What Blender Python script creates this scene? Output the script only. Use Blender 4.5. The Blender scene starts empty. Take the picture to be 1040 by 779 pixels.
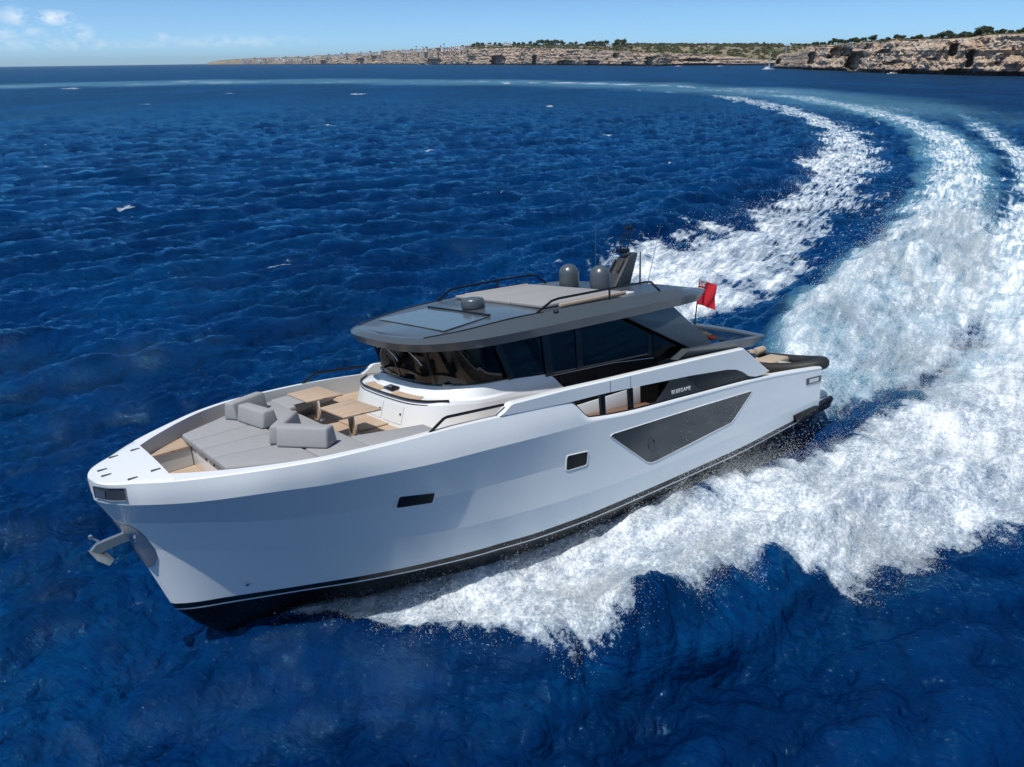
import bpy, bmesh, math, random
import numpy as np
from mathutils import Matrix, Vector

random.seed(7)
RNG = np.random.default_rng(11)
SC = bpy.context.scene
COL = SC.collection

# ------------------------------------------------------------------ camera
FPX, CAM_H, PITCH, CROLL = 727.608, 11.545, 0.424851, 0.0129993
cd = bpy.data.cameras.new("camera")
cam = bpy.data.objects.new("camera", cd)
COL.objects.link(cam)
_r = Vector((1, 0, 0)); _u = Vector((0, math.sin(PITCH), math.cos(PITCH)))
_f = Vector((0, math.cos(PITCH), -math.sin(PITCH)))
cr = _r * math.cos(CROLL) - _u * math.sin(CROLL)
cu = _r * math.sin(CROLL) + _u * math.cos(CROLL)
mw = Matrix((cr, cu, -_f)).transposed().to_4x4()
mw.translation = Vector((0, 0, CAM_H))
cam.matrix_world = mw
cd.sensor_width = 36.0
cd.lens = FPX / 1040 * 36.0
cd.clip_start = 0.2
cd.clip_end = 40000
SC.camera = cam

# ------------------------------------------------------------------ sun and sky
SUN_AZ = math.atan2(-0.72, -0.69)      # direction towards the sun, in the x-y plane
SUN_EL = math.radians(69)
SUN_STRENGTH, SKY_STRENGTH, EXPOSURE = 2.85, 0.150, 0.50
sd = bpy.data.lights.new("sun", 'SUN')
sd.energy = SUN_STRENGTH
sd.angle = math.radians(0.55)
sd.color = (1.0, 0.965, 0.91)
sun = bpy.data.objects.new("sun", sd)
COL.objects.link(sun)
sdir = Vector((math.cos(SUN_AZ) * math.cos(SUN_EL), math.sin(SUN_AZ) * math.cos(SUN_EL), math.sin(SUN_EL)))
sun.rotation_euler = sdir.to_track_quat('Z', 'Y').to_euler()
sun.location = (0, 0, 60)

W = bpy.data.worlds.new("World")
SC.world = W
W.use_nodes = True
wn = W.node_tree.nodes; wl = W.node_tree.links
wn.clear()
w_out = wn.new('ShaderNodeOutputWorld')
w_bg = wn.new('ShaderNodeBackground')
w_sky = wn.new('ShaderNodeTexSky')
w_sky.sky_type = 'NISHITA'
w_sky.sun_disc = False
w_sky.sun_elevation = SUN_EL
w_sky.sun_rotation = math.pi / 2 - SUN_AZ
w_sky.altitude = 0
w_sky.air_density = 0.30
w_sky.dust_density = 0.5
w_sky.ozone_density = 6.0
w_bg.inputs['Strength'].default_value = SKY_STRENGTH
# fair weather clouds low on the left: cumulus puffs by direction
w_tc = wn.new('ShaderNodeTexCoord')
def wmath(op, a, b=None, c=None, clamp=False):
    n = wn.new('ShaderNodeMath'); n.operation = op; n.use_clamp = clamp
    for i, v in enumerate((a, b, c)):
        if v is None: continue
        if isinstance(v, (int, float)): n.inputs[i].default_value = v
        else: wl.new(v, n.inputs[i])
    return n.outputs[0]
w_sep = wn.new('ShaderNodeSeparateXYZ'); wl.new(w_tc.outputs['Generated'], w_sep.inputs[0])
w_map = wn.new('ShaderNodeMapping'); w_map.inputs['Scale'].default_value = (1, 1, 1.9)
wl.new(w_tc.outputs['Generated'], w_map.inputs[0])
w_n1 = wn.new('ShaderNodeTexNoise'); w_n1.inputs['Scale'].default_value = 62; w_n1.inputs['Detail'].default_value = 8; w_n1.inputs['Roughness'].default_value = .62
w_n2 = wn.new('ShaderNodeTexNoise'); w_n2.inputs['Scale'].default_value = 7; w_n2.inputs['Detail'].default_value = 5
wl.new(w_map.outputs[0], w_n1.inputs['Vector']); wl.new(w_map.outputs[0], w_n2.inputs['Vector'])
CLOUDS = [  # azimuth (deg, + right of ahead), elevation (deg), half width, half height, weight
    (-29.4, 3.85, 1.15, .5, 1.0), (-31.3, 3.9, .95, .65, .62), (-33.7, 4.3, 1.2, .5, .42), (-37.3, 2.6, 1.6, .45, .7), (-35.6, 2.9, .7, .35, .5),
    (-32.5, 2.6, 1.2, .45, .5), (-28.2, 2.7, .8, .7, .5), (-30.6, 2.6, .8, .4, .4), (-23.5, 2.3, .5, .35, .45), (-30, 1.7, 7., .4, .35), (-19, 1.9, 5., .5, .3)]
acc = None
for az, el, hw, hh, wt in CLOUDS:
    el *= .70; hw *= 1.25; hh *= 1.0
    a_, e_ = math.radians(az), math.radians(el)
    c = Vector((math.sin(a_) * math.cos(e_), math.cos(a_) * math.cos(e_), math.sin(e_)))
    rt = Vector((math.cos(a_), -math.sin(a_), 0))
    dt = wn.new('ShaderNodeVectorMath'); dt.operation = 'DOT_PRODUCT'
    wl.new(w_tc.outputs['Generated'], dt.inputs[0]); dt.inputs[1].default_value = rt
    dx = wmath('MULTIPLY', dt.outputs['Value'], 1 / math.radians(hw))
    dz = wmath('MULTIPLY', wmath('SUBTRACT', w_sep.outputs['Z'], c.z), 1 / math.radians(hh))
    r2 = wmath('ADD', wmath('MULTIPLY', dx, dx), wmath('MULTIPLY', dz, dz))
    g = wmath('MULTIPLY', wmath('SUBTRACT', 1.0, wmath('SQRT', r2), clamp=True), wt)
    acc = g if acc is None else wmath('MAXIMUM', acc, g)
acc = wmath('MULTIPLY', acc, wmath('GREATER_THAN', w_sep.outputs['Y'], 0.0))
nn = wmath('ADD', wmath('MULTIPLY', w_n1.outputs['Fac'], .7), wmath('MULTIPLY', w_n2.outputs['Fac'], .3))
dens = wmath('MULTIPLY', acc, wmath('MULTIPLY', wmath('SUBTRACT', nn, .45), 7.5, clamp=True), clamp=True)
dens = wmath('POWER', dens, .8)
w_mix = wn.new('ShaderNodeMix'); w_mix.data_type = 'RGBA'
w_tint = wn.new('ShaderNodeMix'); w_tint.data_type = 'RGBA'; w_tint.blend_type = 'MULTIPLY'; w_tint.inputs[0].default_value = 1
wl.new(w_sky.outputs[0], w_tint.inputs['A']); w_tint.inputs['B'].default_value = (.81, .94, .84, 1)
wl.new(dens, w_mix.inputs[0]); wl.new(w_tint.outputs['Result'], w_mix.inputs['A'])
w_mix.inputs['B'].default_value = (4.1, 4.6, 5.1, 1)
wl.new(w_mix.outputs['Result'], w_bg.inputs['Color'])
wl.new(w_bg.outputs[0], w_out.inputs[0])

HAZE_DENSITY = 3.5e-5
vs = SC.view_settings
vs.view_transform = 'Standard'; vs.look = 'None'; vs.exposure = EXPOSURE; vs.gamma = 1.0
vs.use_curve_mapping = False
SC.cycles.max_bounces = 8
SC.cycles.transparent_max_bounces = 12
SC.cycles.sample_clamp_indirect = 6
SC.cycles.caustics_reflective = False
SC.cycles.caustics_refractive = False

# ------------------------------------------------------------------ helpers
def tag(o, label=None, cat=None, group=None, kind=None):
    if label: o['label'] = label
    if cat: o['category'] = cat
    if group: o['group'] = group
    if kind: o['kind'] = kind
    return o

def empty(name, loc, parent=None, mat=None):
    o = bpy.data.objects.new(name, None)
    COL.objects.link(o)
    o.empty_display_size = .3
    if mat is not None: o.matrix_world = mat
    else: o.location = loc
    if parent: o.parent = parent
    return o

class NT:
    """small node tree helper"""
    def __init__(s, m):
        m.use_nodes = True
        s.t = m.node_tree; s.n = s.t.nodes; s.l = s.t.links
        s.b = s.n['Principled BSDF']; s.out = s.n['Material Output']
    def add(s, typ, **kw):
        n = s.n.new('ShaderNode' + typ)
        for k, v in kw.items(): setattr(n, k, v)
        return n
    def put(s, v, sock):
        if isinstance(v, (int, float, tuple, list)): sock.default_value = v
        else: s.l.new(v, sock)
    def math(s, op, a, b=None, c=None, clamp=False):
        n = s.add('Math', operation=op, use_clamp=clamp)
        for i, v in enumerate((a, b, c)):
            if v is not None: s.put(v, n.inputs[i])
        return n.outputs[0]
    def noise(s, vec, scale, detail=4, rough=.55, dist=0.):
        n = s.add('TexNoise')
        if vec is not None: s.l.new(vec, n.inputs['Vector'])
        n.inputs['Scale'].default_value = scale; n.inputs['Detail'].default_value = detail
        n.inputs['Roughness'].default_value = rough; n.inputs['Distortion'].default_value = dist
        return n.outputs['Fac']
    def mapping(s, vec, scale=(1, 1, 1), rot=(0, 0, 0), loc=(0, 0, 0)):
        n = s.add('Mapping'); s.l.new(vec, n.inputs[0])
        n.inputs['Scale'].default_value = scale; n.inputs['Rotation'].default_value = rot; n.inputs['Location'].default_value = loc
        return n.outputs[0]
    def ramp(s, fac, stops):
        n = s.add('ValToRGB'); s.l.new(fac, n.inputs[0])
        e = n.color_ramp.elements
        while len(e) < len(stops): e.new(.5)
        for i, (p, c) in enumerate(stops):
            e[i].position = p; e[i].color = (*c, 1) if len(c) == 3 else c
        return n.outputs[0]
    def mix(s, fac, a, b):
        n = s.add('Mix', data_type='RGBA')
        s.put(fac, n.inputs[0]); s.put(a if not isinstance(a, tuple) else (*a[:3], 1), n.inputs['A']); s.put(b if not isinstance(b, tuple) else (*b[:3], 1), n.inputs['B'])
        return n.outputs['Result']
    def step(s, v, a, b):
        n = s.add('MapRange', interpolation_type='SMOOTHSTEP')
        s.put(v, n.inputs[0]); n.inputs[1].default_value = a; n.inputs[2].default_value = b
        return n.outputs[0]
    def bump(s, h, strength=.3, dist=.02, normal=None):
        n = s.add('Bump'); s.l.new(h, n.inputs['Height'])
        n.inputs['Strength'].default_value = strength; n.inputs['Distance'].default_value = dist
        if normal is not None: s.l.new(normal, n.inputs['Normal'])
        return n.outputs[0]
    def coord(s, which='Object'):
        return s.add('TexCoord').outputs[which]
    def attr(s, name):
        return s.add('Attribute', attribute_name=name)

MATS = {}
def mat(name, col, rough=.5, metal=0., var=.06, vscale=3., bump=0., bscale=60., coat=0., spec=.5):
    """painted / fabric / metal surface with slight mottling"""
    if name in MATS: return MATS[name]
    m = bpy.data.materials.new(name); t = NT(m)
    co = t.coord()
    n = t.noise(co, vscale, 5, .6)
    c1 = tuple(max(0, c * (1 - var)) for c in col); c2 = tuple(min(1, c * (1 + var)) for c in col)
    t.l.new(t.mix(n, c1, c2), t.b.inputs['Base Color'])
    t.b.inputs['Roughness'].default_value = rough
    n2 = t.noise(co, vscale * 4, 4, .6)
    t.l.new(t.math('ADD', t.math('MULTIPLY', n2, .12), rough - .06, clamp=True), t.b.inputs['Roughness'])
    t.b.inputs['Metallic'].default_value = metal
    t.b.inputs['Specular IOR Level'].default_value = spec
    if coat:
        t.b.inputs['Coat Weight'].default_value = coat; t.b.inputs['Coat Roughness'].default_value = .06
    if bump:
        t.l.new(t.bump(t.noise(co, bscale, 3, .6), bump, .01), t.b.inputs['Normal'])
    MATS[name] = m
    return m

class MB:
    """mesh builder: verts, faces with material slots"""
    def __init__(s): s.v = []; s.f = []; s.m = []; s.sharp = []
    def add(s, verts, faces, mi=0):
        o = len(s.v); s.v.extend([tuple(map(float, q)) for q in verts])
        for f in faces: s.f.append(tuple(o + i for i in f)); s.m.append(mi)
        return o
    def grid(s, rows, mi=0, close_u=False, flip=False):
        """rows: list of lists of points"""
        nr, nc = len(rows), len(rows[0]); fs = []
        for i in range(nr - 1):
            for j in range(nc if close_u else nc - 1):
                a, b = i * nc + j, i * nc + (j + 1) % nc
                q = (a, b, b + nc, a + nc)
                fs.append(q[::-1] if flip else q)
        return s.add([p for r in rows for p in r], fs, mi)
    def box(s, c, size, mi=0, M=None):
        x, y, z = (q / 2 for q in size)
        P = [Vector((sx * x, sy * y, sz * z)) for sz in (-1, 1) for sy in (-1, 1) for sx in (-1, 1)]
        if M is not None: P = [M @ q for q in P]
        P = [q + Vector(c) for q in P]
        s.add(P, [(0, 2, 3, 1), (4, 5, 7, 6), (0, 1, 5, 4), (2, 6, 7, 3), (0, 4, 6, 2), (1, 3, 7, 5)], mi)
    def prism(s, poly, vec, mi=0):
        """closed polygon (3D points) extruded by vec"""
        n = len(poly); v = Vector(vec)
        P = [Vector(p) for p in poly]; Q = [p + v for p in P]
        fs = [tuple(range(n))[::-1], tuple(range(n, 2 * n))]
        fs += [(i, (i + 1) % n, n + (i + 1) % n, n + i) for i in range(n)]
        s.add(P + Q, fs, mi)
    def loft(s, rings, mi=0, caps=True, closed=True):
        n = len(rings[0])
        o = s.grid(rings, mi, close_u=closed)
        if caps and closed:
            s.f.append(tuple(o + i for i in range(n))[::-1]); s.m.append(mi)
            k = o + n * (len(rings) - 1)
            s.f.append(tuple(k + i for i in range(n))); s.m.append(mi)
    def tube(s, pts, r, n=8, mi=0, closed=False):
        P = [Vector(p) for p in pts]; rings = []
        rr = r if isinstance(r, (list, tuple)) else [r] * len(P)
        prev = None
        for i, p in enumerate(P):
            a = P[i - 1] if (i > 0 or closed) else p; b = P[(i + 1) % len(P)] if (i < len(P) - 1 or closed) else p
            d = (b - a).normalized()
            if prev is None:
                h = Vector((0, 0, 1)) if abs(d.z) < .9 else Vector((1, 0, 0))
                x = d.cross(h).normalized()
            else:
                x = (prev - d * prev.dot(d)).normalized()
            prev = x; y = d.cross(x)
            rings.append([p + (x * math.cos(2 * math.pi * k / n) + y * math.sin(2 * math.pi * k / n)) * rr[i] for k in range(n)])
        if closed: rings.append(rings[0]); s.loft(rings, mi, caps=False)
        else: s.loft(rings, mi)
    def lathe(s, prof, c=(0, 0, 0), n=24, mi=0):
        rings = [[(c[0] + r * math.cos(2 * math.pi * k / n), c[1] + r * math.sin(2 * math.pi * k / n), c[2] + z) for k in range(n)] for r, z in prof]
        s.loft(rings, mi)
    def build(s, name, mats, parent=None, base=None, smooth=None, bevel=0., seg=2, kind=None, M=None, sub=0):
        base = Vector(base) if base is not None else Vector((0, 0, 0))
        me = bpy.data.meshes.new(name)
        me.from_pydata([tuple(Vector(v) - base) for v in s.v], [], s.f)
        if not isinstance(mats, (list, tuple)): mats = [mats]
        for m in mats: me.materials.append(m)
        me.polygons.foreach_set('material_index', np.array(s.m, dtype=np.int32))
        bm = bmesh.new(); bm.from_mesh(me)
        if not getattr(s, 'keep', False):
            bmesh.ops.remove_doubles(bm, verts=bm.verts, dist=1e-5)
            bmesh.ops.recalc_face_normals(bm, faces=bm.faces)
        if bevel:
            es = [e for e in bm.edges if len(e.link_faces) == 2 and e.calc_face_angle(0) > .5]
            bmesh.ops.bevel(bm, geom=es, offset=bevel, segments=seg, profile=.5, affect='EDGES', clamp_overlap=True)
        ang = math.radians(smooth if smooth is not None else 35)
        for f in bm.faces: f.smooth = True
        for e in bm.edges:
            if len(e.link_faces) == 2 and e.calc_face_angle(0) > ang: e.smooth = False
        bm.to_mesh(me); bm.free()
        o = bpy.data.objects.new(name, me); COL.objects.link(o)
        if parent: o.parent = parent
        if M is not None: o.matrix_world = M @ Matrix.Translation(base)
        else: o.location = base
        if kind: o['kind'] = kind
        return o

# ------------------------------------------------------------------ numpy noise
_tab = RNG.random((256, 256)).astype(np.float32)
def vnoise(x, y, seed=0):
    x = x + seed * 17.31; y = y + seed * 9.17
    xi = np.floor(x).astype(np.int64); yi = np.floor(y).astype(np.int64)
    fx = (x - xi).astype(np.float32); fy = (y - yi).astype(np.float32)
    fx = fx * fx * fx * (fx * (fx * 6 - 15) + 10); fy = fy * fy * fy * (fy * (fy * 6 - 15) + 10)
    x0 = xi & 255; x1 = (xi + 1) & 255; y0 = yi & 255; y1 = (yi + 1) & 255
    return (_tab[x0, y0] * (1 - fx) + _tab[x1, y0] * fx) * (1 - fy) + (_tab[x0, y1] * (1 - fx) + _tab[x1, y1] * fx) * fy
def fbm(x, y, oct=5, gain=.5, seed=0, ridged=False):
    a, s, tot = 1., 0., 0.
    c, sn = .8, .6
    for i in range(oct):
        n = vnoise(x, y, seed + i)
        if ridged: n = 1 - np.abs(2 * n - 1)
        s = s + a * n; tot += a; a *= gain
        x, y = (c * x - sn * y) * 2.03, (sn * x + c * y) * 2.03
    return s / tot
def sstep(v, a, b):
    t = np.clip((v - a) / (b - a), 0, 1); return t * t * (3 - 2 * t)
def sdpoly(px, py, poly):
    """signed distance to polygon, + inside"""
    d = np.full(px.shape, 1e18); ins = np.zeros(px.shape, bool)
    n = len(poly)
    for i in range(n):
        ax, ay = poly[i]; bx, by = poly[(i + 1) % n]
        ex, ey = bx - ax, by - ay
        t = np.clip(((px - ax) * ex + (py - ay) * ey) / (ex * ex + ey * ey + 1e-12), 0, 1)
        d = np.minimum(d, (px - ax - t * ex) ** 2 + (py - ay - t * ey) ** 2)
        c = (ay > py) != (by > py)
        xs = ax + (py - ay) * ex / (ey if abs(ey) > 1e-9 else 1e-9)
        ins ^= c & (px < xs)
    d = np.sqrt(d)
    return np.where(ins, d, -d)
def mesh_np(name, co, quads, m, kind=None, smooth=True, loc=None):
    me = bpy.data.meshes.new(name)
    nv, nf = len(co), len(quads); k = quads.shape[1]
    me.vertices.add(nv); me.vertices.foreach_set('co', co.astype(np.float32).ravel())
    me.loops.add(nf * k); me.loops.foreach_set('vertex_index', quads.astype(np.int32).ravel())
    me.polygons.add(nf); me.polygons.foreach_set('loop_start', np.arange(0, nf * k, k, dtype=np.int32))
    me.polygons.foreach_set('use_smooth', np.full(nf, smooth, bool))
    me.update(calc_edges=True)
    for q in (m if isinstance(m, (list, tuple)) else [m]): me.materials.append(q)
    o = bpy.data.objects.new(name, me); COL.objects.link(o)
    if kind: o['kind'] = kind
    return o

# pose of the yacht under way: heeled into the turn, bow up
def yacht_matrix():
    hd, pt, rl = 3.8212017, 0.06642, 0.1655534
    c, s = math.cos, math.sin
    Rz = Matrix(((c(hd), -s(hd), 0), (s(hd), c(hd), 0), (0, 0, 1)))
    Ry = Matrix(((c(pt), 0, -s(pt)), (0, 1, 0), (s(pt), 0, c(pt))))
    Rx = Matrix(((1, 0, 0), (0, c(rl), -s(rl)), (0, s(rl), c(rl))))
    M = (Rz @ Ry @ Rx).to_4x4(); M.translation = Vector((9.263, 24.119, -.19))
    return M
YM = yacht_matrix(); YI = YM.inverted()
# ================================================================== SEA
# wake outline on the water, in metres
P_A = [(1.91, 32.23), (4.95, 43.26), (7.99, 45.55), (11.72, 49.21), (15.53, 53.68), (17.11, 56.28), (18.98, 58.52), (23.68, 65.48), (30.59, 77.39), (34.25, 88.97), (42.2, 100.41), (51.53, 126.7), (56.33, 150.45), (61.82, 185.67), (65.48, 255.2), (48.66, 308.49), (73.48, 240.05), (71.43, 200.21), (66.27, 158.38), (57.44, 119.02), (44.09, 84.52), (31.77, 63.64), (26.36, 54.39), (20.54, 43.42), (15.9, 37.93), (12.23, 34.17), (9.02, 31.96)]
P_C = [(9.3, 24.6), (12.07, 29.88), (14.19, 32.45), (17.56, 36.41), (24.23, 46.26), (33.31, 60.08), (45.32, 81.2), (59.07, 109.79), (69.77, 140.1), (78.3, 182.22), (82.96, 228.29), (81.69, 262.37), (95.28, 237.3), (85.82, 173.45), (74.82, 130.87), (65.57, 106.28), (54.5, 83.52), (44.21, 66.52), (36.24, 55.05), (30.5, 42.5), (26.4, 34.6), (21.4, 27.6), (16.6, 24.2), (13.3, 22.8), (9.9, 21.9)]
P_E = [(-5.0, 12.69), (-4.09, 12.61), (-2.68, 12.13), (-1.78, 11.82), (-0.91, 11.5), (0.33, 11.21), (1.36, 11.14), (2.45, 11.61), (3.41, 12.17), (4.4, 12.62), (5.44, 13.08), (6.24, 13.76), (7.23, 13.56), (7.71, 13.04), (8.78, 13.36), (10.31, 14.04), (11.97, 14.78), (13.09, 14.96), (17.23, 17.39), (28.1, 25.52), (43.52, 45.75), (63.7, 85.15), (70.18, 101.92), (87.17, 137.31), (101.43, 177.39), (69.88, 112.72), (59.45, 90.13), (45.01, 66.46), (36.45, 53.94), (29.54, 45.98), (24.29, 35.95), (19.53, 29.01), (16.76, 25.89), (12.92, 22.69), (9.71, 20.69), (7.4, 19.29), (5.18, 17.93), (3.25, 16.72), (0.98, 15.34), (-1.51, 14.09), (-2.89, 13.58)]
P_T = [(6.74, 18.84), (8.85, 21.4), (10.17, 22.16), (12.33, 23.51), (14.36, 24.26), (15.72, 24.89), (17.45, 26.97), (19.35, 28.55), (21.96, 31.59), (22.25, 31.58), (19.79, 28.88), (17.82, 26.96), (16.33, 25.61), (14.87, 24.11), (13.04, 22.65), (11.67, 21.53), (10.12, 20.74), (8.64, 19.96)]
P_F = [(87.17, 137.31), (101.43, 177.39), (108.77, 233.58), (107.9, 298.32), (89.52, 383.42), (64.76, 411.94), (-9.91, 489.9), (-120.25, 573.41), (-242.08, 606.64), (-345.25, 529.11), (-420, 420), (-410, 360), (-329.43, 430.47), (-273.18, 437.51), (-185.93, 464.61), (-93.55, 444.77), (-7.7, 377.54), (48.66, 308.49), (65.48, 255.2), (79.3, 217.99), (75.18, 151.34)]
# wake centreline, for along / across coordinates
CL = np.array([(9.3, 24.1), (14.5, 31), (19.5, 37.5), (26, 46), (33, 56), (41, 67.5), (52, 86), (62, 107), (72, 135), (80, 165), (86, 200), (89, 235), (88, 280), (75, 340), (30, 410), (-50, 480), (-150, 520), (-250, 510), (-330, 440), (-370, 380)], float)

def wake_coords(x, y):
    seg = np.diff(CL, axis=0); L = np.hypot(seg[:, 0], seg[:, 1]); S0 = np.concatenate([[0], np.cumsum(L)])
    best = np.full(x.shape, 1e18); s = np.zeros(x.shape); n = np.zeros(x.shape)
    for i in range(len(seg)):
        t = ((x - CL[i, 0]) * seg[i, 0] + (y - CL[i, 1]) * seg[i, 1]) / L[i] ** 2
        tc = np.clip(t, 0 if i else -3, 1)
        dx = x - CL[i, 0] - tc * seg[i, 0]; dy = y - CL[i, 1] - tc * seg[i, 1]
        d = dx * dx + dy * dy
        k = d < best
        best = np.where(k, d, best); s = np.where(k, S0[i] + tc * L[i], s)
        cr_ = seg[i, 0] * dy - seg[i, 1] * dx
        n = np.where(k, -np.sign(cr_) * np.sqrt(d), n)          # + = outer (right) side
    return s, n

def ocean_tile(N, L, lam_p, lam_min, std, wind, spread, seed, chop=1.0):
    r = np.random.default_rng(seed)
    k1 = np.fft.fftfreq(N, 1 / N) * 2 * np.pi / L
    kx, ky = np.meshgrid(k1, k1, indexing='ij'); k = np.hypot(kx, ky); k[0, 0] = 1e9
    kp = 2 * np.pi / lam_p
    cosd = (kx * math.cos(wind) + ky * math.sin(wind)) / k
    P = np.exp(-1.25 * (kp / k) ** 2) / k ** 4 * (np.abs(cosd) ** spread + .06) * np.exp(-(k * lam_min / 6.28) ** 2)
    P *= np.where(cosd > 0, 1, .25)
    h = (r.normal(size=(N, N)) + 1j * r.normal(size=(N, N))) * np.sqrt(P)
    h[0, 0] = 0
    H = np.fft.ifft2(h).real; sc = std / H.std(); H *= sc
    dx = np.fft.ifft2(-1j * kx / k * h).real * sc * chop; dy = np.fft.ifft2(-1j * ky / k * h).real * sc * chop
    return np.stack([dx, dy, H], -1).astype(np.float32), L
def sample_tile(tile, x, y, rot=0.):
    T, L = tile; N = T.shape[0]
    c, s = math.cos(rot), math.sin(rot)
    u = ((c * x + s * y) / L * N); v = ((-s * x + c * y) / L * N)
    ui = np.floor(u).astype(np.int64); vi = np.floor(v).astype(np.int64)
    fu = (u - ui)[:, None].astype(np.float32); fv = (v - vi)[:, None].astype(np.float32)
    u0, u1, v0, v1 = ui % N, (ui + 1) % N, vi % N, (vi + 1) % N
    o = (T[u0, v0] * (1 - fu) + T[u1, v0] * fu) * (1 - fv) + (T[u0, v1] * (1 - fu) + T[u1, v1] * fu) * fv
    dx = c * o[:, 0] - s * o[:, 1]; dy = s * o[:, 0] + c * o[:, 1]
    return dx, dy, o[:, 2]
WIND = math.atan2(-.88, .47)
TILE1 = ocean_tile(512, 67.0, 6.4, .40, .19, WIND, 6, 3, .6)
TILE2 = ocean_tile(512, 17.0, 1.4, .05, .037, WIND + .25, 2.4, 5, .5)

YInp = np.array(YI); YMnp = np.array(YM)
def chine_half(X):
    return np.interp(X, [-1, 1, 3, 8, 13.4, 14.7, 16, 17.2, 18.6, 19.7, 20.6, 21.5], [2.6, 2.72, 2.8, 2.82, 2.75, 2.55, 2.2, 1.75, 1.05, .5, .1, 0])

def sea_fields(x, y):
    """foam cover, aeration tint, wake height, along / across coordinates"""
    s, n = wake_coords(x, y)
    near = np.hypot(x, y - 20)
    wob = (fbm(x * .35, y * .35, 4, .5, 3) - .5)
    wob2 = (fbm(x * 1.6, y * 1.6, 4, .55, 8) - .5)
    sc = np.clip(near / 25, .35, 5)
    dA = sdpoly(x, y, P_A) + wob * 7.0 + wob2 * 2.2
    dC = sdpoly(x, y, P_C) + (wob * 1.6 + wob2 * 1.2) * np.clip(s / 12, .25, 1.4)
    fing = fbm((.8 * x + .6 * y) * 1.5, (.6 * x - .8 * y) * .40, 4, .6, 17) - .5
    dE = sdpoly(x, y, P_E) + fing * 1.7 * np.interp(x, [-5, -2.5, 3], [0, .35, 1]) + wob * 1.0 * sstep(x, -4, 1) * np.clip(sc, .5, 3) + wob2 * .9 * np.clip(sc, .5, 2.) * sstep(x, -6, -2)
    dT = sdpoly(x, y, P_T) + wob * 1.3 + wob2 * 1.0
    dF = sdpoly(x, y, P_F) + (fbm(x * .02, y * .02, 4, .55, 13) - .5) * 50
    # streaks run across the wake where it spreads, along it near the hull
    st = fbm(s * .22, n * 1.1, 5, .6, 21)
    st2 = fbm((x * .66 + y * .75) * .28, (-x * .75 + y * .66) * 1.3, 5, .6, 25)
    A = sstep(dA, -.8, 2.4) * (.98 - .30 * sstep(np.hypot(x, y), 90, 240) - .42 * sstep(-n, 14, 4) * sstep(s, 10, 40)) * (.52 + .86 * st2)
    C = sstep(dC, -.4, .7 + .02 * np.clip(s, 0, 100)) * (.98 - .36 * sstep(s, 45, 230)) * (.46 + .86 * st)
    E = sstep(dE + .55 * sstep(x, 2.5, -2), -.35, np.interp(x, [-4, -2, 1], [.3, .6, .9]) + .02 * s) * (1.0 - .42 * sstep(s, 60, 240)) * (.62 + .34 * st2 + .36 * fbm(x * .8, y * .8, 4, .6, 19))
    F = sstep(dF, -10, 26) * np.clip(.10 + 1.3 * (fbm(s * .02, n * .10, 5, .65, 31) - .42), 0, .5)
    F2 = .85 * np.exp(-(n / np.interp(s, [200, 500, 900], [5, 9, 12])) ** 2) * sstep(s, 230, 330) * sstep(fbm(s * .03, n * .08, 4, .6, 37), .30, .60)
    F = np.maximum(F, F2)
    foam = np.maximum(np.maximum(A, C), np.maximum(E, F))
    foam *= 1 - np.interp(x, [13, 17, 22], [.86, .62, .35]) * sstep(dT, -.8, .5)
    # aerated water: turquoise halo round the churned water
    tq = np.maximum(sstep(dC, -.8 - .006 * s, .5) * .7, .50 * sstep(dF, -16, 18))
    tq = np.maximum(tq, .6 * sstep(dE, -.3, 1.6) * sstep(s, 3, 25))
    tq = np.maximum(tq, .30 * sstep(dA, -1, 4) * sstep(np.hypot(x, y), 60, 160))
    tq = tq * (1 - .95 * sstep(dT, -.9, .1))
    # wake relief
    bx = x - YMnp[0, 3]; by = y - YMnp[1, 3]
    c, si = math.cos(3.8212), math.sin(3.8212)
    X = c * bx + si * by; Y = -si * bx + c * by
    Xw = X
    d = Y - chine_half(Xw)                                   # metres outboard of the port chine
    hx = np.interp(Xw, [-2, 2, 4, 6, 8, 11, 14, 16.5, 18.3, 19.3, 20.2], [0, 0, .12, .30, .50, .62, .74, .80, .70, .60, .25])
    lump = fbm(x * .9, y * .9, 4, .55, 41)
    rg = fbm(x * 1.5, y * 1.5, 5, .6, 47, ridged=True)
    onport = sstep(d, -1.6, -.5)
    spray = hx * np.exp(-np.clip(d, 0, 9) / 2.0) * onport
    crest = np.interp(Xw, [-6, 0, 4, 8, 12, 15, 17.5, 19], [.25, .45, .6, .62, .55, .45, .25, 0]) * np.exp(-((d - np.interp(Xw, [-4, 0, 5, 10, 15, 19], [6.6, 5.0, 3.4, 2.7, 1.9, .6])) / .9) ** 2)
    mound = 1.9 * np.interp(s, [0, 2, 6, 14, 30, 70, 200], [0, .35, .95, 1.0, .7, .35, .1]) * np.exp(-((n - np.interp(s, [0, 10, 40, 100], [0, .3, .6, 0])) / np.interp(s, [0, 10, 40, 100], [1.7, 2.8, 4.5, 7.5])) ** 2)
    ew = 1.0 * np.interp(s, [0, 10, 30, 80, 200], [0, .3, 1, .7, .3]) * np.exp(-((n - np.interp(s, [0, 30, 60, 120], [8, 9.5, 13, 17])) / np.interp(s, [0, 30, 120], [2.2, 3.2, 5.5])) ** 2)
    aw = 1.05 * np.exp(-((n + np.interp(s, [0, 30, 60, 120, 200], [14, 17, 19, 20, 16])) / np.interp(s, [0, 30, 120], [3, 3.5, 5])) ** 2) * np.interp(s, [0, 8, 30, 100, 200], [.3, .8, 1, .6, .2])
    tr = -.25 * sstep(dT, -.8, .6)
    spray = spray + .45 * np.exp(-((x + 6.2) ** 2 + (y - 12.5) ** 2) / 1.3)
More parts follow.
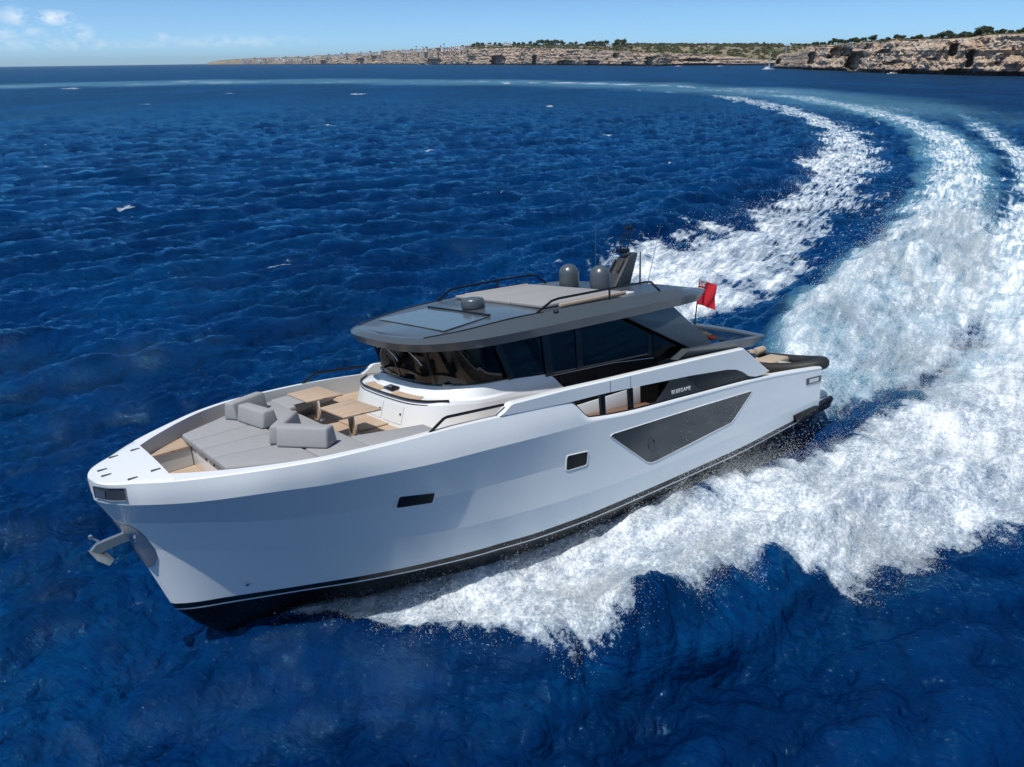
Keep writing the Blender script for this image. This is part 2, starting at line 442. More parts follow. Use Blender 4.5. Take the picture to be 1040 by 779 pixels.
    h = spray + 1.35 * crest * (.5 + 1.0 * lump) + mound * (.75 + .5 * lump) + ew * (.7 + .6 * lump) + aw * (.7 + .6 * lump) + tr
    k = np.clip(foam, 0, 1)
    rough_h = k * ((lump - .5) * .46 + (rg - .55) * .05 + (fbm(x * 5, y * 5, 3, .6, 53) - .5) * .08) * np.interp(near, [0, 30, 120], [1, 1, .6])
    return foam, tq, h + rough_h, s, n, d, X

_cr = np.random.default_rng(77)
_cy = 70 + 490 * _cr.random(26) ** 1.3
CAPS = [(x_ * y_, y_, x_ * y_ + l_, y_ + l_ * .3, .20 + .0014 * y_) for x_, y_, l_ in zip(_cr.uniform(-.85, .25, 26), _cy, _cr.uniform(.8, 3.0, 26))]
def build_sea():
    naz = 1300
    az = np.linspace(-math.radians(58), math.radians(58), naz)
    dep = np.concatenate([np.linspace(math.radians(66), math.radians(56), 16, endpoint=False), np.linspace(math.radians(56), math.radians(.9), 700, endpoint=False), np.geomspace(math.radians(.9), math.radians(.045), 60)])
    r = CAM_H / np.tan(dep)
    A_, R_ = np.meshgrid(az, r)
    x = (R_ * np.sin(A_)).ravel(); y = (R_ * np.cos(A_)).ravel()
    nr = len(r)
    foam, tq, h, s, n, d, X = sea_fields(x, y)
    dr = np.gradient(r)[:, None].repeat(naz, 1).ravel()
    w1 = np.clip(3.2 / (dr + 1e-6), 0, 1); w2 = np.clip(.22 / (dr + 1e-6), 0, 1) ** 1.3
    fl = np.exp(-((x + 8.5) / 5.5) ** 2 - ((y - 11.0) / 4.0) ** 2) * .10
    foam = np.maximum(foam, fl * sstep(fbm(x * .7, y * 1.2, 4, .6, 83), .40, .62))
    calm = 1 - .35 * np.clip(foam, 0, 1)
    a, b, c = sample_tile(TILE1, x, y); a2, b2, c2 = sample_tile(TILE2, x, y, .5)
    gust = .65 + .7 * fbm(x * .02, y * .02, 3, .5, 77)
    z = h * np.clip(2.5 / (dr + 1e-6), 0, 1) + (c * w1 + c2 * w2 * gust) * calm
    x2 = x + (a * w1 + a2 * w2 * gust) * calm; y2 = y + (b * w1 + b2 * w2 * gust) * calm
    # whitecaps: where the chop folds over
    caps = sstep(c - .14 * fbm(x * .15, y * .15, 2, .5, 91), .40, .60) * sstep(fbm(x * .05, y * .05, 3, .5, 95), .54, .66) * np.clip(w1 * 1.2, 0, 1)
    foam = np.maximum(foam, caps * .62)
    for ax_, ay_, bx_, by_, wd in [(a_, b_, a_ + (c_ - a_) * (1 if k_ == 0 else .45), b_ + (d_ - b_) * (1 if k_ == 0 else .45), w_ * (1 if k_ == 0 else .7)) for k_, (a_, b_, c_, d_, w_) in enumerate([(-17.3, 42.2, -14.1, 44.3, .24), (-31, 57, -29.6, 57.6, .16), (-26.3, 60, -25.3, 60.4, .14), (-34, 63, -31.0, 64.2, .12), (-55, 92, -53, 93, .3), (-20, 110, -18, 111, .3), (12, 105, 14, 106, .35), (-36, 150, -33, 151.5, .5), (-90, 170, -86, 172, .6), (-75, 120, -73, 121, .4), (-115, 240, -110, 242, .9), (40, 300, 46, 303, 1.2), (120, 420, 127, 423, 1.8), (-60, 300, -54, 303, 1.2), (-190, 300, -184, 303, 1.2), (-240, 420, -232, 424, 1.8), (150, 330, 155, 333, 1.2)])] + CAPS:
        t_ = np.clip(((x - ax_) * (bx_ - ax_) + (y - ay_) * (by_ - ay_)) / ((bx_ - ax_) ** 2 + (by_ - ay_) ** 2), 0, 1)
        dd = np.hypot(x - ax_ - t_ * (bx_ - ax_), y - ay_ - t_ * (by_ - ay_)) / (wd * (.35 + .65 * t_) * .8 + dr * .10)
        foam = np.maximum(foam, .95 * np.exp(-dd ** 2) * (.6 + .8 * fbm(x * 2.2, y * 2.2, 3, .6, 99)))
    sectv = np.stack([x2, y2, z], 1)
    ii = np.arange(nr - 1)[:, None] * naz + np.arange(naz - 1)[None, :]
    ii = ii.ravel()
    q = np.stack([ii, ii + 1, ii + naz + 1, ii + naz], 1)
    # the rest of the disc, behind and below the camera, coarse
    r0, r1 = r[0], r[-1]
    az2 = np.linspace(math.radians(58), 2 * math.pi - math.radians(58), 90)
    rr = np.concatenate([[r0], np.geomspace(r0 * 1.5, r1, 60)])
    A2, R2 = np.meshgrid(az2, rr)
    xb, yb = (R2 * np.sin(A2)).ravel(), (R2 * np.cos(A2)).ravel()
    ab, bb, cb = sample_tile(TILE1, xb, yb)
    wb = np.clip(2 / (R2.ravel() * .1), 0, 1)
    base = len(sectv)
    back = np.stack([xb, yb, cb * wb], 1)
    jj = (np.arange(len(rr) - 1)[:, None] * 90 + np.arange(89)[None, :]).ravel() + base
    qb = np.stack([jj, jj + 1, jj + 91, jj + 90], 1)
    # inner disc
    b2_ = base + len(back)
    a3 = np.linspace(0, 2 * math.pi, 64, endpoint=False)
    ring = np.stack([np.sin(a3) * r0 * 1.002, np.cos(a3) * r0 * 1.002, np.full(64, -.02)], 1)
    ctr = np.array([[0, 0, 0.]])
    k3 = np.arange(64)
    qc = np.stack([np.full(64, b2_ + 64), b2_ + k3, b2_ + (k3 + 1) % 64, np.full(64, b2_ + 64)], 1)
    co = np.concatenate([sectv, back, ring, ctr])
    quads = np.concatenate([q, qb])[:, ::-1]
    me_o = mesh_np('sea', co, quads, sea_material(), 'structure')
    me = me_o.data
    pad = len(co) - len(sectv)
    for nm, val in (('foam', foam), ('tint', tq)):
        at = me.attributes.new(nm, 'FLOAT', 'POINT')
        at.data.foreach_set('value', np.concatenate([val, np.zeros(pad)]).astype(np.float32))
    at = me.attributes.new('flow', 'FLOAT_VECTOR', 'POINT')
    fl = np.zeros((len(co), 3), np.float32); fl[:len(s), 0] = s; fl[:len(s), 1] = n
    at.data.foreach_set('vector', fl.ravel())
    return me_o

def sea_material():
    m = bpy.data.materials.new('sea_water'); t = NT(m)
    P = t.add('NewGeometry').outputs['Position']
    ln_ = t.add('VectorMath', operation='LENGTH'); t.l.new(P, ln_.inputs[0])
    foam = t.attr('foam').outputs['Fac']; tint = t.attr('tint').outputs['Fac']; flow = t.attr('flow').outputs['Vector']
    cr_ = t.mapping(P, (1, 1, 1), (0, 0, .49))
    # broad patches: wind lanes, depth; thin pale streaks paint crest reflections and translucency
    pn = t.noise(t.mapping(P, (.012, .03, 1), (0, 0, .5)), 1, 4, .55)
    pn2 = t.noise(t.mapping(P, (.10, .22, 1), (0, 0, .5)), 1, 4, .6)
    deep = t.mix(t.math('ADD', t.math('MULTIPLY', pn, .6), t.math('MULTIPLY', pn2, .5)), (.0002, .0085, .052), (.0004, .031, .130))
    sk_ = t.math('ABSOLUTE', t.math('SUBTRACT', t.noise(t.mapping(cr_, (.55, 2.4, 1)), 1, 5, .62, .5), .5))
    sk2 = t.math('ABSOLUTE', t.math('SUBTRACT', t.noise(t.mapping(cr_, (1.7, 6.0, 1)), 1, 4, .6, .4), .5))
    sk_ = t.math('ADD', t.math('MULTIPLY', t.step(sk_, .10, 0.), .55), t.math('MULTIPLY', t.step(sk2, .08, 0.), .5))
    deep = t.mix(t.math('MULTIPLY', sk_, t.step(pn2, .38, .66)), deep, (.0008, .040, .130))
    gp = t.noise(t.mapping(P, (.055, .075, 1), (0, 0, .5)), 1, 7, .72)
    gp2 = t.noise(t.mapping(P, (.030, .0085, 1)), 1, 5, .65)
    deep = t.mix(t.math('MULTIPLY', t.step(gp2, .62, .40), t.step(ln_.outputs['Value'], 70, 260)), deep, (.0002, .010, .052))
    deep = t.mix(t.step(gp, .40, .62), t.mix(.42, deep, (0, .002, .012)), deep)
    turq = (.20, .47, .58)
    tm = t.math('MULTIPLY', tint, t.math('ADD', .25, t.math('MULTIPLY', t.noise(P, .5, 5, .6), .9)), clamp=True)
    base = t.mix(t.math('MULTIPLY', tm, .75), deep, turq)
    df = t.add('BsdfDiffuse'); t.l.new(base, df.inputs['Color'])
    gl = t.add('BsdfGlossy'); t.l.new(t.math('ADD', .035, t.math('MULTIPLY', t.step(ln_.outputs['Value'], 60, 420), .25)), gl.inputs['Roughness']); gl.inputs['Color'].default_value = (.30, .74, 1, 1)
    cr_ = t.mapping(P, (1, 1, 1), (0, 0, .49))
    def st(sx, sy): return t.mapping(cr_, (sx, sy, 1))
    h1 = t.noise(st(.16, .42), 1, 5, .6)
    h2 = t.noise(st(.55, 2.1), 1, 5, .62, .3)
    h3 = t.noise(st(3.2, 7.5), 1, 3, .6, .4)
    h4 = t.noise(st(10, 23), 1, 3, .65)
    b = t.bump(h1, .28, 1.2)
    b = t.bump(h2, .30, .32, b)
    b = t.bump(h3, .62, .085, b)
    b = t.bump(h4, .55, .028, b)
    h5 = t.noise(st(34, 60), 1, 2, .6)
    b = t.bump(h5, .30, .007, b)
    t.l.new(b, gl.inputs['Normal'])
    def soften(nrm, k):
        # light scatters inside water and foam, so their glow hardly follows the small slopes of the surface
        a_ = t.add('VectorMath', operation='SCALE'); t.l.new(nrm, a_.inputs[0]); a_.inputs['Scale'].default_value = k
        c_ = t.add('VectorMath', operation='ADD'); t.l.new(a_.outputs[0], c_.inputs[0]); c_.inputs[1].default_value = (0, 0, 1 - k)
        d_ = t.add('VectorMath', operation='NORMALIZE'); t.l.new(c_.outputs[0], d_.inputs[0]); return d_.outputs[0]
    t.l.new(soften(b, 1.1), df.inputs['Normal'])
    fr = t.add('LayerWeight'); fr.inputs['Blend'].default_value = .5; t.l.new(b, fr.inputs['Normal'])
    # ripples too small to model keep the sea from turning into a mirror at low angles
    rf = t.math('ADD', .018, t.math('POWER', t.math('MULTIPLY', fr.outputs['Facing'], t.math('SUBTRACT', .93, t.math('MULTIPLY', t.step(ln_.outputs['Value'], 45, 330), .11))), 5.))
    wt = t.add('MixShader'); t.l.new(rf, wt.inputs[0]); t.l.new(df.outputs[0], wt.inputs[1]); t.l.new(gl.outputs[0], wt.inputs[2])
    # foam: bubbles and clumps, torn into lace where it thins
    f1 = t.noise(P, 1.7, 7, .72, .5)
    f2 = t.noise(P, 11., 6, .75)
    f3 = t.noise(P, .45, 5, .65, .5)
    f4 = t.noise(P, 42., 3, .7)
    fs = t.noise(t.mapping(flow, (.45, 2.8, 1)), 1, 6, .7, .4)
    nearf = t.step(ln_.outputs['Value'], 75, 22)
    v = t.math('ADD', t.math('MULTIPLY', t.math('SUBTRACT', f1, .5), t.math('ADD', .12, t.math('MULTIPLY', nearf, .15))), .305)
    v = t.math('ADD', v, t.math('MULTIPLY', nearf, t.math('ADD', t.math('MULTIPLY', t.math('SUBTRACT', f2, .5), .34), t.math('MULTIPLY', t.math('SUBTRACT', f4, .5), .16))))
    v = t.math('ADD', v, t.math('MULTIPLY', t.math('SUBTRACT', 1., nearf), t.math('MULTIPLY', t.math('SUBTRACT', fs, .5), .50)))
    v = t.math('ADD', v, t.math('MULTIPLY', f3, .09))
    v = t.math('ADD', v, t.math('MULTIPLY', fs, .23))
    v = t.math('ADD', v, .09)
    val = t.math('ADD', t.math('MULTIPLY', foam, .80), t.math('MULTIPLY', t.math('SUBTRACT', v, .57), 3.4))
    thick = t.step(val, .45, .95)
    lace = t.step(val, .30, .46)
    mask = t.math('MULTIPLY', t.math('ADD', t.math('MULTIPLY', thick, .55), t.math('MULTIPLY', lace, .43)), t.step(foam, .02, .16))
    fb = t.add('BsdfDiffuse')
    fcol = t.mix(t.step(val, .45, 1.15), (.50, .60, .69), (.86, .88, .895))
    t.l.new(fcol, fb.inputs['Color'])
    hb = t.bump(f1, .18, .14); hb = t.bump(f2, .40, .03, hb)
    t.l.new(soften(hb, .72), fb.inputs['Normal'])
    ms = t.add('MixShader')
    t.l.new(mask, ms.inputs[0]); t.l.new(wt.outputs[0], ms.inputs[1]); t.l.new(fb.outputs[0], ms.inputs[2])
    t.l.new(ms.outputs[0], t.out.inputs['Surface'])
    t.n.remove(t.b)
    return m

sea = build_sea()

# ------------------------------------------------------------------ flying spray: droplets torn off the bow wave and the stern wave
def build_spray():
    def surf(px, py):
        f, tq, h, s, n, d, X = sea_fields(px, py)
        a, b, c = sample_tile(TILE1, px, py)
        return f, h + c * .65, d, X
    pts = []
    def cloud(N, poly, pad, hfun, keep, clump, smin, smax, throw=0.):
        P = np.array(poly); lo, hi = P.min(0) - pad, P.max(0) + pad
        x = RNG.uniform(lo[0], hi[0], N * 5); y = RNG.uniform(lo[1], hi[1], N * 5)
        f, z, d, X = surf(x, y)
        sd_ = sdpoly(x, y, poly)
        pr = keep(sd_, f, d, X) * sstep(fbm(x * clump, y * clump, 4, .6, 61), .36, .66)
        k = RNG.random(len(x)) < pr
        x, y, z, d, X, f = x[k][:N], y[k][:N], z[k][:N], d[k][:N], X[k][:N], f[k][:N]
        hh = hfun(x, y, d, X) * RNG.exponential(1, len(x)) * (.4 + 1.2 * fbm(x * 1.1, y * 1.1, 4, .6, 66))
        sz = smin * (smax / smin) ** (RNG.random(len(x)) ** 1.8)
        th_ = throw * RNG.exponential(1, len(x)); x = x + .38 * th_; y = y - .92 * th_
        pts.append(np.stack([x, y, z + hh, sz], 1))
    bow = [(-6.3, 12.6), (-5, 11.9), (-2.5, 11.2), (.5, 10.4), (2, 10.5), (5, 12.2), (8, 12.6), (13, 14.2), (20, 19), (24, 26), (19, 29), (12.5, 22.6), (6, 18.6), (-1.5, 14.2), (-4.4, 13.0)]
    cloud(210000, bow, .3, lambda x, y, d, X: .15 + .30 * np.exp(-((X - 6) / 6) ** 2), lambda sd_, f, d, X: sstep(f, .2, .6), .8, .0045, .013)
    cloud(190000, bow, .6, lambda x, y, d, X: .12 + 0 * x, lambda sd_, f, d, X: sstep(f, .03, .22) * sstep(-f, -.75, -.30), .9, .0045, .012, .13)
    cl = [(11.5, 24.2), (13, 29.5), (18, 36), (24, 45), (36, 54), (30, 44), (25, 35), (19.5, 28.8), (15, 24.9)]
    cloud(150000, cl, .6, lambda x, y, d, X: .60 + 0 * x, lambda sd_, f, d, X: sstep(sd_, -.8, 1.2), .5, .008, .024)
    hullside = [(-5.2, 12.9), (-3, 12.5), (0, 13.2), (3, 15), (6.5, 18), (8.5, 20), (7, 20), (2, 16.6), (-2, 14.3), (-4.6, 13.3)]
    cloud(120000, hullside, .2, lambda x, y, d, X: .30 + 0 * x, lambda sd_, f, d, X: sstep(sd_, -.3, .3), .9, .005, .013)
    lip = [(-3, 12.4), (0, 11.3), (2, 11.3), (5, 12.8), (8, 13.4), (12, 14.8), (14, 16), (9, 15.5), (4, 14), (0, 12.6)]
    cloud(80000, lip, .2, lambda x, y, d, X: .26 + 0 * x, lambda sd_, f, d, X: sstep(sd_, -.3, .6) * sstep(f, .15, .6), .7, .005, .014, .1)
    aa = [(6, 42), (10, 46), (19, 57), (31, 76), (35, 88), (42, 100), (45, 98), (30, 70), (20, 52), (10, 38)]
    cloud(26000, aa, 1., lambda x, y, d, X: .26 + 0 * x, lambda sd_, f, d, X: sstep(sd_, -2., 1.) * .8, .3, .014, .04)
    D = np.concatenate(pts)
    T = np.array([(1, 1, 1), (-1, -1, 1), (-1, 1, -1), (1, -1, -1)], float) / 1.732
    F = np.array([(0, 1, 2), (0, 3, 1), (0, 2, 3), (1, 3, 2)])
    N = len(D)
    ang = RNG.uniform(0, 6.28, N); c, s = np.cos(ang), np.sin(ang)
    V = np.empty((N, 4, 3))
    st = RNG.uniform(.7, 1.9, N)
    for i in range(4):
        px, py, pz = T[i]
        V[:, i, 0] = D[:, 0] + (c * px - s * py) * D[:, 3]
        V[:, i, 1] = D[:, 1] + (s * px + c * py) * D[:, 3]
        V[:, i, 2] = D[:, 2] + pz * D[:, 3] * st
    tris = (F[None] + np.arange(N)[:, None, None] * 4).reshape(-1, 3)
    m = bpy.data.materials.new('spray_water'); t = NT(m)
    nz = t.noise(t.add('NewGeometry').outputs['Position'], 2., 3)
    t.l.new(t.mix(nz, (.80, .84, .87), (.90, .92, .93)), t.b.inputs['Base Color'])
    t.b.inputs['Roughness'].default_value = .5
    tl = t.add('BsdfTranslucent'); tl.inputs['Color'].default_value = (.85, .88, .9, 1)
    mx = t.add('MixShader'); mx.inputs[0].default_value = .5
    t.l.new(t.b.outputs[0], mx.inputs[1]); t.l.new(tl.outputs[0], mx.inputs[2]); t.l.new(mx.outputs[0], t.out.inputs['Surface'])
    o = mesh_np('spray', V.reshape(-1, 3), tris, m, 'stuff', smooth=True)
    tag(o, 'white droplets of spray flying off the waves beside the yacht', 'spray')
    return o
def sdpoly_cache(d, X):
    """metres from the outer lip of the bow wave"""
    return d - np.interp(X, [-4, 0, 5, 10, 15, 19], [8.0, 6.4, 4.6, 4.0, 3.0, 1.2])
spray = build_spray()
# ================================================================== COAST
def bearing(u, vy=None):
    """unit ground direction of the picture column u near the skyline"""
    hy = 67 - .013 * u + 3
    a_, b_ = u - 520, hy - 389.5
    X_ = math.cos(CROLL) * a_ - math.sin(CROLL) * b_; Y_ = math.sin(CROLL) * a_ + math.cos(CROLL) * b_
    d = _f + _r * (X_ / FPX) - _u * (Y_ / FPX)
    v = Vector((d.x, d.y)); v.normalize(); return v
PXM = .001148        # radians per picture pixel at the skyline

def rock_material():
    m = bpy.data.materials.new('limestone'); t = NT(m)
    P = t.coord('Object')
    geo = t.add('NewGeometry')
    P = geo.outputs['Position']
    b1 = t.noise(t.mapping(P, (.05, .05, .16)), 1, 6, .62)
    b2 = t.noise(t.mapping(P, (.25, .25, .5)), 1, 6, .68)
    b3 = t.noise(t.mapping(P, (.03, .03, .5)), 1, 4, .6)
    c = t.ramp(b1, [(.28, (.46, .29, .195)), (.44, (.63, .46, .33)), (.58, (.70, .565, .44)), (.75, (.54, .465, .40))])
    c = t.mix(t.step(b2, .42, .7), c, (.29, .25, .225))
    c = t.mix(t.math('MULTIPLY', t.step(b3, .52, .62), .5), c, (.45, .33, .22))
    # dark band at the waterline
    z = t.add('SeparateXYZ'); t.l.new(P, z.inputs[0])
    z_band = t.math('ADD', z.outputs['Z'], t.math('MULTIPLY', b2, 3.0))
    c = t.mix(t.step(z_band, 5.2, 2.2), c, (.035, .032, .03))
    # grass and scrub on the flat tops
    nz = t.add('SeparateXYZ'); t.l.new(geo.outputs['Normal'], nz.inputs[0])
    g = t.ramp(t.noise(P, .02, 6, .65), [(.36, (.30, .24, .17)), (.5, (.22, .19, .12)), (.6, (.10, .115, .055)), (.72, (.055, .07, .03))])
    c = t.mix(t.step(nz.outputs['Z'], .82, .97), c, g)
    t.l.new(c, t.b.inputs['Base Color']); t.b.inputs['Roughness'].default_value = .92
    t.b.inputs['Specular IOR Level'].default_value = .15
    t.l.new(t.bump(b2, .9, 2.2), t.b.inputs['Normal'])
    return m
ROCK = rock_material()

def coast(name, stations, caves, seed, back=260., rise=.05, step=.8):
    """stations: (u, distance, base px, cliff top px, skyline px) along the shore"""
    S = np.array(stations, float)
    us = np.arange(S[0, 0], S[-1, 0] + .01, step)
    D = np.interp(us, S[:, 0], S[:, 1]); base = np.interp(us, S[:, 0], S[:, 2]); top = np.interp(us, S[:, 0], S[:, 3]); sky = np.interp(us, S[:, 0], S[:, 4])
    Hc = (base - top) * PXM * D
    horiz = 67 - .013 * us
    Hs = np.maximum((horiz - sky) * PXM * (D + back) + CAM_H, Hc * 1.02)
    dirs = np.array([tuple(bearing(u)) for u in us])
    nu = len(us); rows = []
    NR = 34
    arc = np.concatenate([[0], np.cumsum(np.hypot(*np.diff(dirs * D[:, None], axis=0).T))])
    for j in range(NR):
        v = j / (NR - 1)
        z = v * Hc
        # strata, buttresses, hollows
        big = (fbm(arc * .022, z * .02 + 3, 5, .55, seed) - .5) * np.clip(Hc, 4, 40) * .95
        med = (fbm(arc * .09, z * .16, 5, .62, seed + 9, ridged=True) - .6) * np.clip(Hc, 3, 40) * .42
        strat = (fbm(arc * .012, z * .55 + 7, 3, .6, seed + 17) - .5) * 3.0
        lean = (v ** 1.5) * Hc * .22
        off = lean + big + med + strat + 2.4 * (1 - sstep(np.full(nu, v), .05, .14)) 
        for cu, cw, v0, v1, dep in caves:
            wv = 1 - abs((v - (v0 + v1) / 2) / ((v1 - v0) / 2))
            jag = fbm(us * .35, np.full(nu, v * 9.), 3, .6, seed + 23)
            if wv > -.4:
                g = np.clip(1.15 - np.abs(us - cu) / cw - .9 * (jag - .3), 0, 1) * max(0, min(1, (wv + .35 * (jag.mean())) * 2.2))
                off = off + dep * sstep(g, .1, .55)
        d = D + off
        rows.append(np.stack([dirs[:, 0] * d, dirs[:, 1] * d, z - (1.5 if j == 0 else 0)], 1))
    lastoff = np.hypot(rows[-1][:, 0], rows[-1][:, 1])
    NB = 26
    for j in range(1, NB + 1):
        v = j / NB
        d = lastoff + back * v ** 1.4
        z = Hc + (Hs - Hc) * sstep(np.full(nu, v), 0, 1.) * 1.0 + (fbm(arc * .03, np.full(nu, v * 6.), 4, .6, seed + 31) - .5) * 2.2 * min(1, v * 8)
        rows.append(np.stack([dirs[:, 0] * d, dirs[:, 1] * d, z], 1))
    # back slope down to the ground behind
    d = lastoff + back * 1.6
    rows.append(np.stack([dirs[:, 0] * d, dirs[:, 1] * d, np.full(nu, -2.)], 1))
    co = np.concatenate(rows); nr = len(rows)
    ii = (np.arange(nr - 1)[:, None] * nu + np.arange(nu - 1)[None]).ravel()
    q = np.stack([ii, ii + 1, ii + nu + 1, ii + nu], 1)
    o = mesh_np(name, co, q, ROCK, 'structure', smooth=False)
    def ground(u, v):
        """point on the plateau: column u, depth 0..1 behind the cliff edge"""
        k = int(np.clip(round((u - us[0]) / step), 0, nu - 1))
        r = v * NB; j0 = int(np.clip(math.floor(r), 0, NB - 1)); f = r - j0
        return Vector(rows[NR - 1 + j0][k] * (1 - f) + rows[NR + j0][k] * f)
    return o, ground

FAR = [(211, 7000, 64.1, 63.7, 63.7), (222, 6600, 64.2, 62.6, 61.6), (240, 6000, 64.1, 61.2, 60.2), (270, 5200, 64.2, 60.9, 58.8), (300, 4500, 64.4, 60.7, 58.0), (320, 4000, 64.4, 60.0, 57.6), (326, 3900, 64.4, 57.4, 56.6),
       (350, 3600, 64.6, 56.6, 55.3), (380, 3200, 64.8, 55.6, 53.6), (400, 2900, 65, 53.2, 51.4), (430, 2500, 65.1, 52.2, 50.2), (460, 2200, 65.3, 50.8, 48.2), (490, 1950, 65.6, 49.4, 46.6), (520, 1800, 66, 48.9, 46.0), (560, 1600, 66.2, 49.6, 46.2), (600, 1430, 66.3, 50.4, 46.8),
       (640, 1260, 66.5, 52.6, 46.2), (664, 1190, 66.6, 54.0, 46.0), (684, 1225, 66.5, 55.4, 46.0), (700, 1215, 66.3, 54.6, 46.0), (730, 1190, 66.5, 56.6, 46.2), (755, 1170, 66.6, 59.3, 46.4), (786, 1120, 67, 62.6, 46.8), (815, 1100, 67.2, 64, 47), (850, 1090, 67.3, 65, 47)]
far_cliff, far_ground = coast('coast_cliffs', FAR, [(329, 4, .0, .55, 26), (367, 5, .0, .7, 26), (381, 3.5, .3, .9, 22), (441, 9, .0, .42, 30), (505, 9, .0, .55, 32), (543, 3, .0, .6, 25), (574, 10, .0, .3, 22), (602, 9, .0, .3, 20), (625, 4, .5, .85, 14), (637, 8, .0, .25, 18), (660, 6, .0, .7, 14), (705, 14, .35, .6, 12), (480, 5, .25, .55, 14)], 101, 420)
NEARC = [(787, 860, 67.6, 66, 66), (789, 850, 67.9, 57.4, 57), (793, 840, 68.2, 55.6, 55.2), (805, 800, 68.6, 54.0, 53.6), (815, 760, 69.2, 53.4, 53), (818, 745, 69.6, 50, 49.4), (822, 735, 69.9, 47.6, 47.2), (838, 705, 70.6, 47.0, 46.4), (850, 690, 71, 46.2, 45.6), (866, 650, 71.2, 46.2, 45.4), (872, 640, 71.6, 44.6, 43.6), (885, 612, 72, 44.0, 43.2), (900, 592, 72.2, 42.6, 42), (930, 560, 72.6, 41.6, 41), (960, 535, 72.8, 41.0, 40.4), (985, 522, 72.9, 39.6, 39), (1000, 515, 73, 38.0, 37.4), (1040, 500, 73.2, 37.6, 37), (1100, 470, 73.6, 37, 36), (1200, 440, 74, 36, 35)]
near_cliff, near_ground = coast('headland_cliff', NEARC, [(791, 3.0, .35, .8, 12), (824, 5, .25, .75, 12), (848, 9, .42, .9, 11), (868, 9.5, .05, .7, 26), (858, 6, .55, .85, 16), (880, 5, .75, .95, 6), (898, 8, .62, .74, 7), (905, 9, .25, .34, 6), (925, 12, .0, .13, 9), (967, 7, .52, .86, 14), (986, 5.5, .22, .66, 17), (975, 15, .0, .17, 12), (945, 10, .42, .47, 5), (1030, 14, .0, .1, 8), (912, 7, .3, .4, 6), (1015, 6, .3, .36, 4)], 202, 120)

# ------------------------------------------------------------------ scrub, trees
def leaf_material(name, c1, c2):
    m = bpy.data.materials.new(name); t = NT(m)
    P = t.add('NewGeometry').outputs['Position']
    oi = t.add('ObjectInfo')
    n = t.noise(P, .35, 4, .6)
    t.l.new(t.mix(t.math('ADD', t.math('MULTIPLY', n, .8), t.math('MULTIPLY', oi.outputs['Random'], .3)), c1, c2), t.b.inputs['Base Color'])
    t.b.inputs['Roughness'].default_value = .8; t.b.inputs['Specular IOR Level'].default_value = .2
    return m
PINE = leaf_material('pine_leaves', (.022, .036, .014), (.060, .085, .032))
SCRUB = leaf_material('scrub_leaves', (.040, .050, .022), (.105, .105, .050))
BARK = mat('bark', (.10, .075, .055), .9, var=.3, vscale=2)

def leaf_cloud(cs, rs, n, size, rng):
    """many leaf sized quads spread through lobes"""
    V, F = [], []
    for k in range(n):
        i = rng.integers(len(cs)); c = cs[i]; r = rs[i]
        d = rng.normal(size=3); d /= np.linalg.norm(d)
        p = np.array(c) + d * np.array(r) * (rng.random() ** .35)
        nrm = d * .8 + rng.normal(size=3) * .5 + np.array([0, 0, .4]); nrm /= np.linalg.norm(nrm)
        a = np.cross(nrm, rng.normal(size=3)); a /= np.linalg.norm(a); b = np.cross(nrm, a)
        s = size * rng.uniform(.6, 1.5)
        o = len(V)
        V += [p - a * s - b * s * .6, p + a * s - b * s * .6, p + a * s * .7 + b * s * .7, p - a * s * .7 + b * s * .7]
        F.append((o, o + 1, o + 2, o + 3))
    return V, F

def make_tree(name, h, w, n, seed, flat=.45, mt=None):
    rng = np.random.default_rng(seed)
    root = empty(name, (0, 0, 0))
    mb = MB()
    mb.tube([(0, 0, -.6), (.02 * h, 0, h * .3), (.05 * h, .02 * h, h * .62)], [h * .045, h * .036, h * .02], 7)
    for k in range(4):
        a = k * 1.6 + rng.random(); z0 = h * (.32 + .07 * k)
        mb.tube([(.02 * h, 0, z0), (math.cos(a) * w * .22, math.sin(a) * w * .22, z0 + h * .13), (math.cos(a) * w * .36, math.sin(a) * w * .36, z0 + h * .2)], [h * .02, h * .014, h * .008], 5)
    mb.build('trunk', BARK, root)
    cs, rs = [], []
    for k in range(9):
        a = rng.uniform(0, 6.28); q = rng.random() ** .6 * w * .36
        cs.append((math.cos(a) * q, math.sin(a) * q, h * (.52 + .33 * rng.random())))
        rs.append((w * rng.uniform(.16, .24), w * rng.uniform(.16, .24), h * flat * rng.uniform(.28, .42)))
    V, F = leaf_cloud(cs, rs, n, w * .045, rng)
    c = MB(); c.keep = True; c.add(V, F); c.build('crown', mt or PINE, root)
    return root
def copy_tree(o, parent=None):
    c = o.copy(); COL.objects.link(c); c.parent = parent
    for ch in o.children: copy_tree(ch, c)
    return c
TREE_PROTOS = [make_tree('pine_tree', 7.5, 10, 620, 1, .5), make_tree('pine_tree', 8.5, 8, 560, 2, .6), make_tree('round_tree', 5.5, 8, 520, 3, .7)]
_used = [False] * 3
PLACES = []
def put_tree(kind, p, sc, label, group, rz):
    r = copy_tree(TREE_PROTOS[kind]) if _used[kind] else TREE_PROTOS[kind]
    _used[kind] = True
    r.location = p; r.scale = (sc, sc, sc * random.uniform(.88, 1.1)); r.rotation_euler = (0, 0, rz)
    tag(r, label, 'tree', group)
    return r
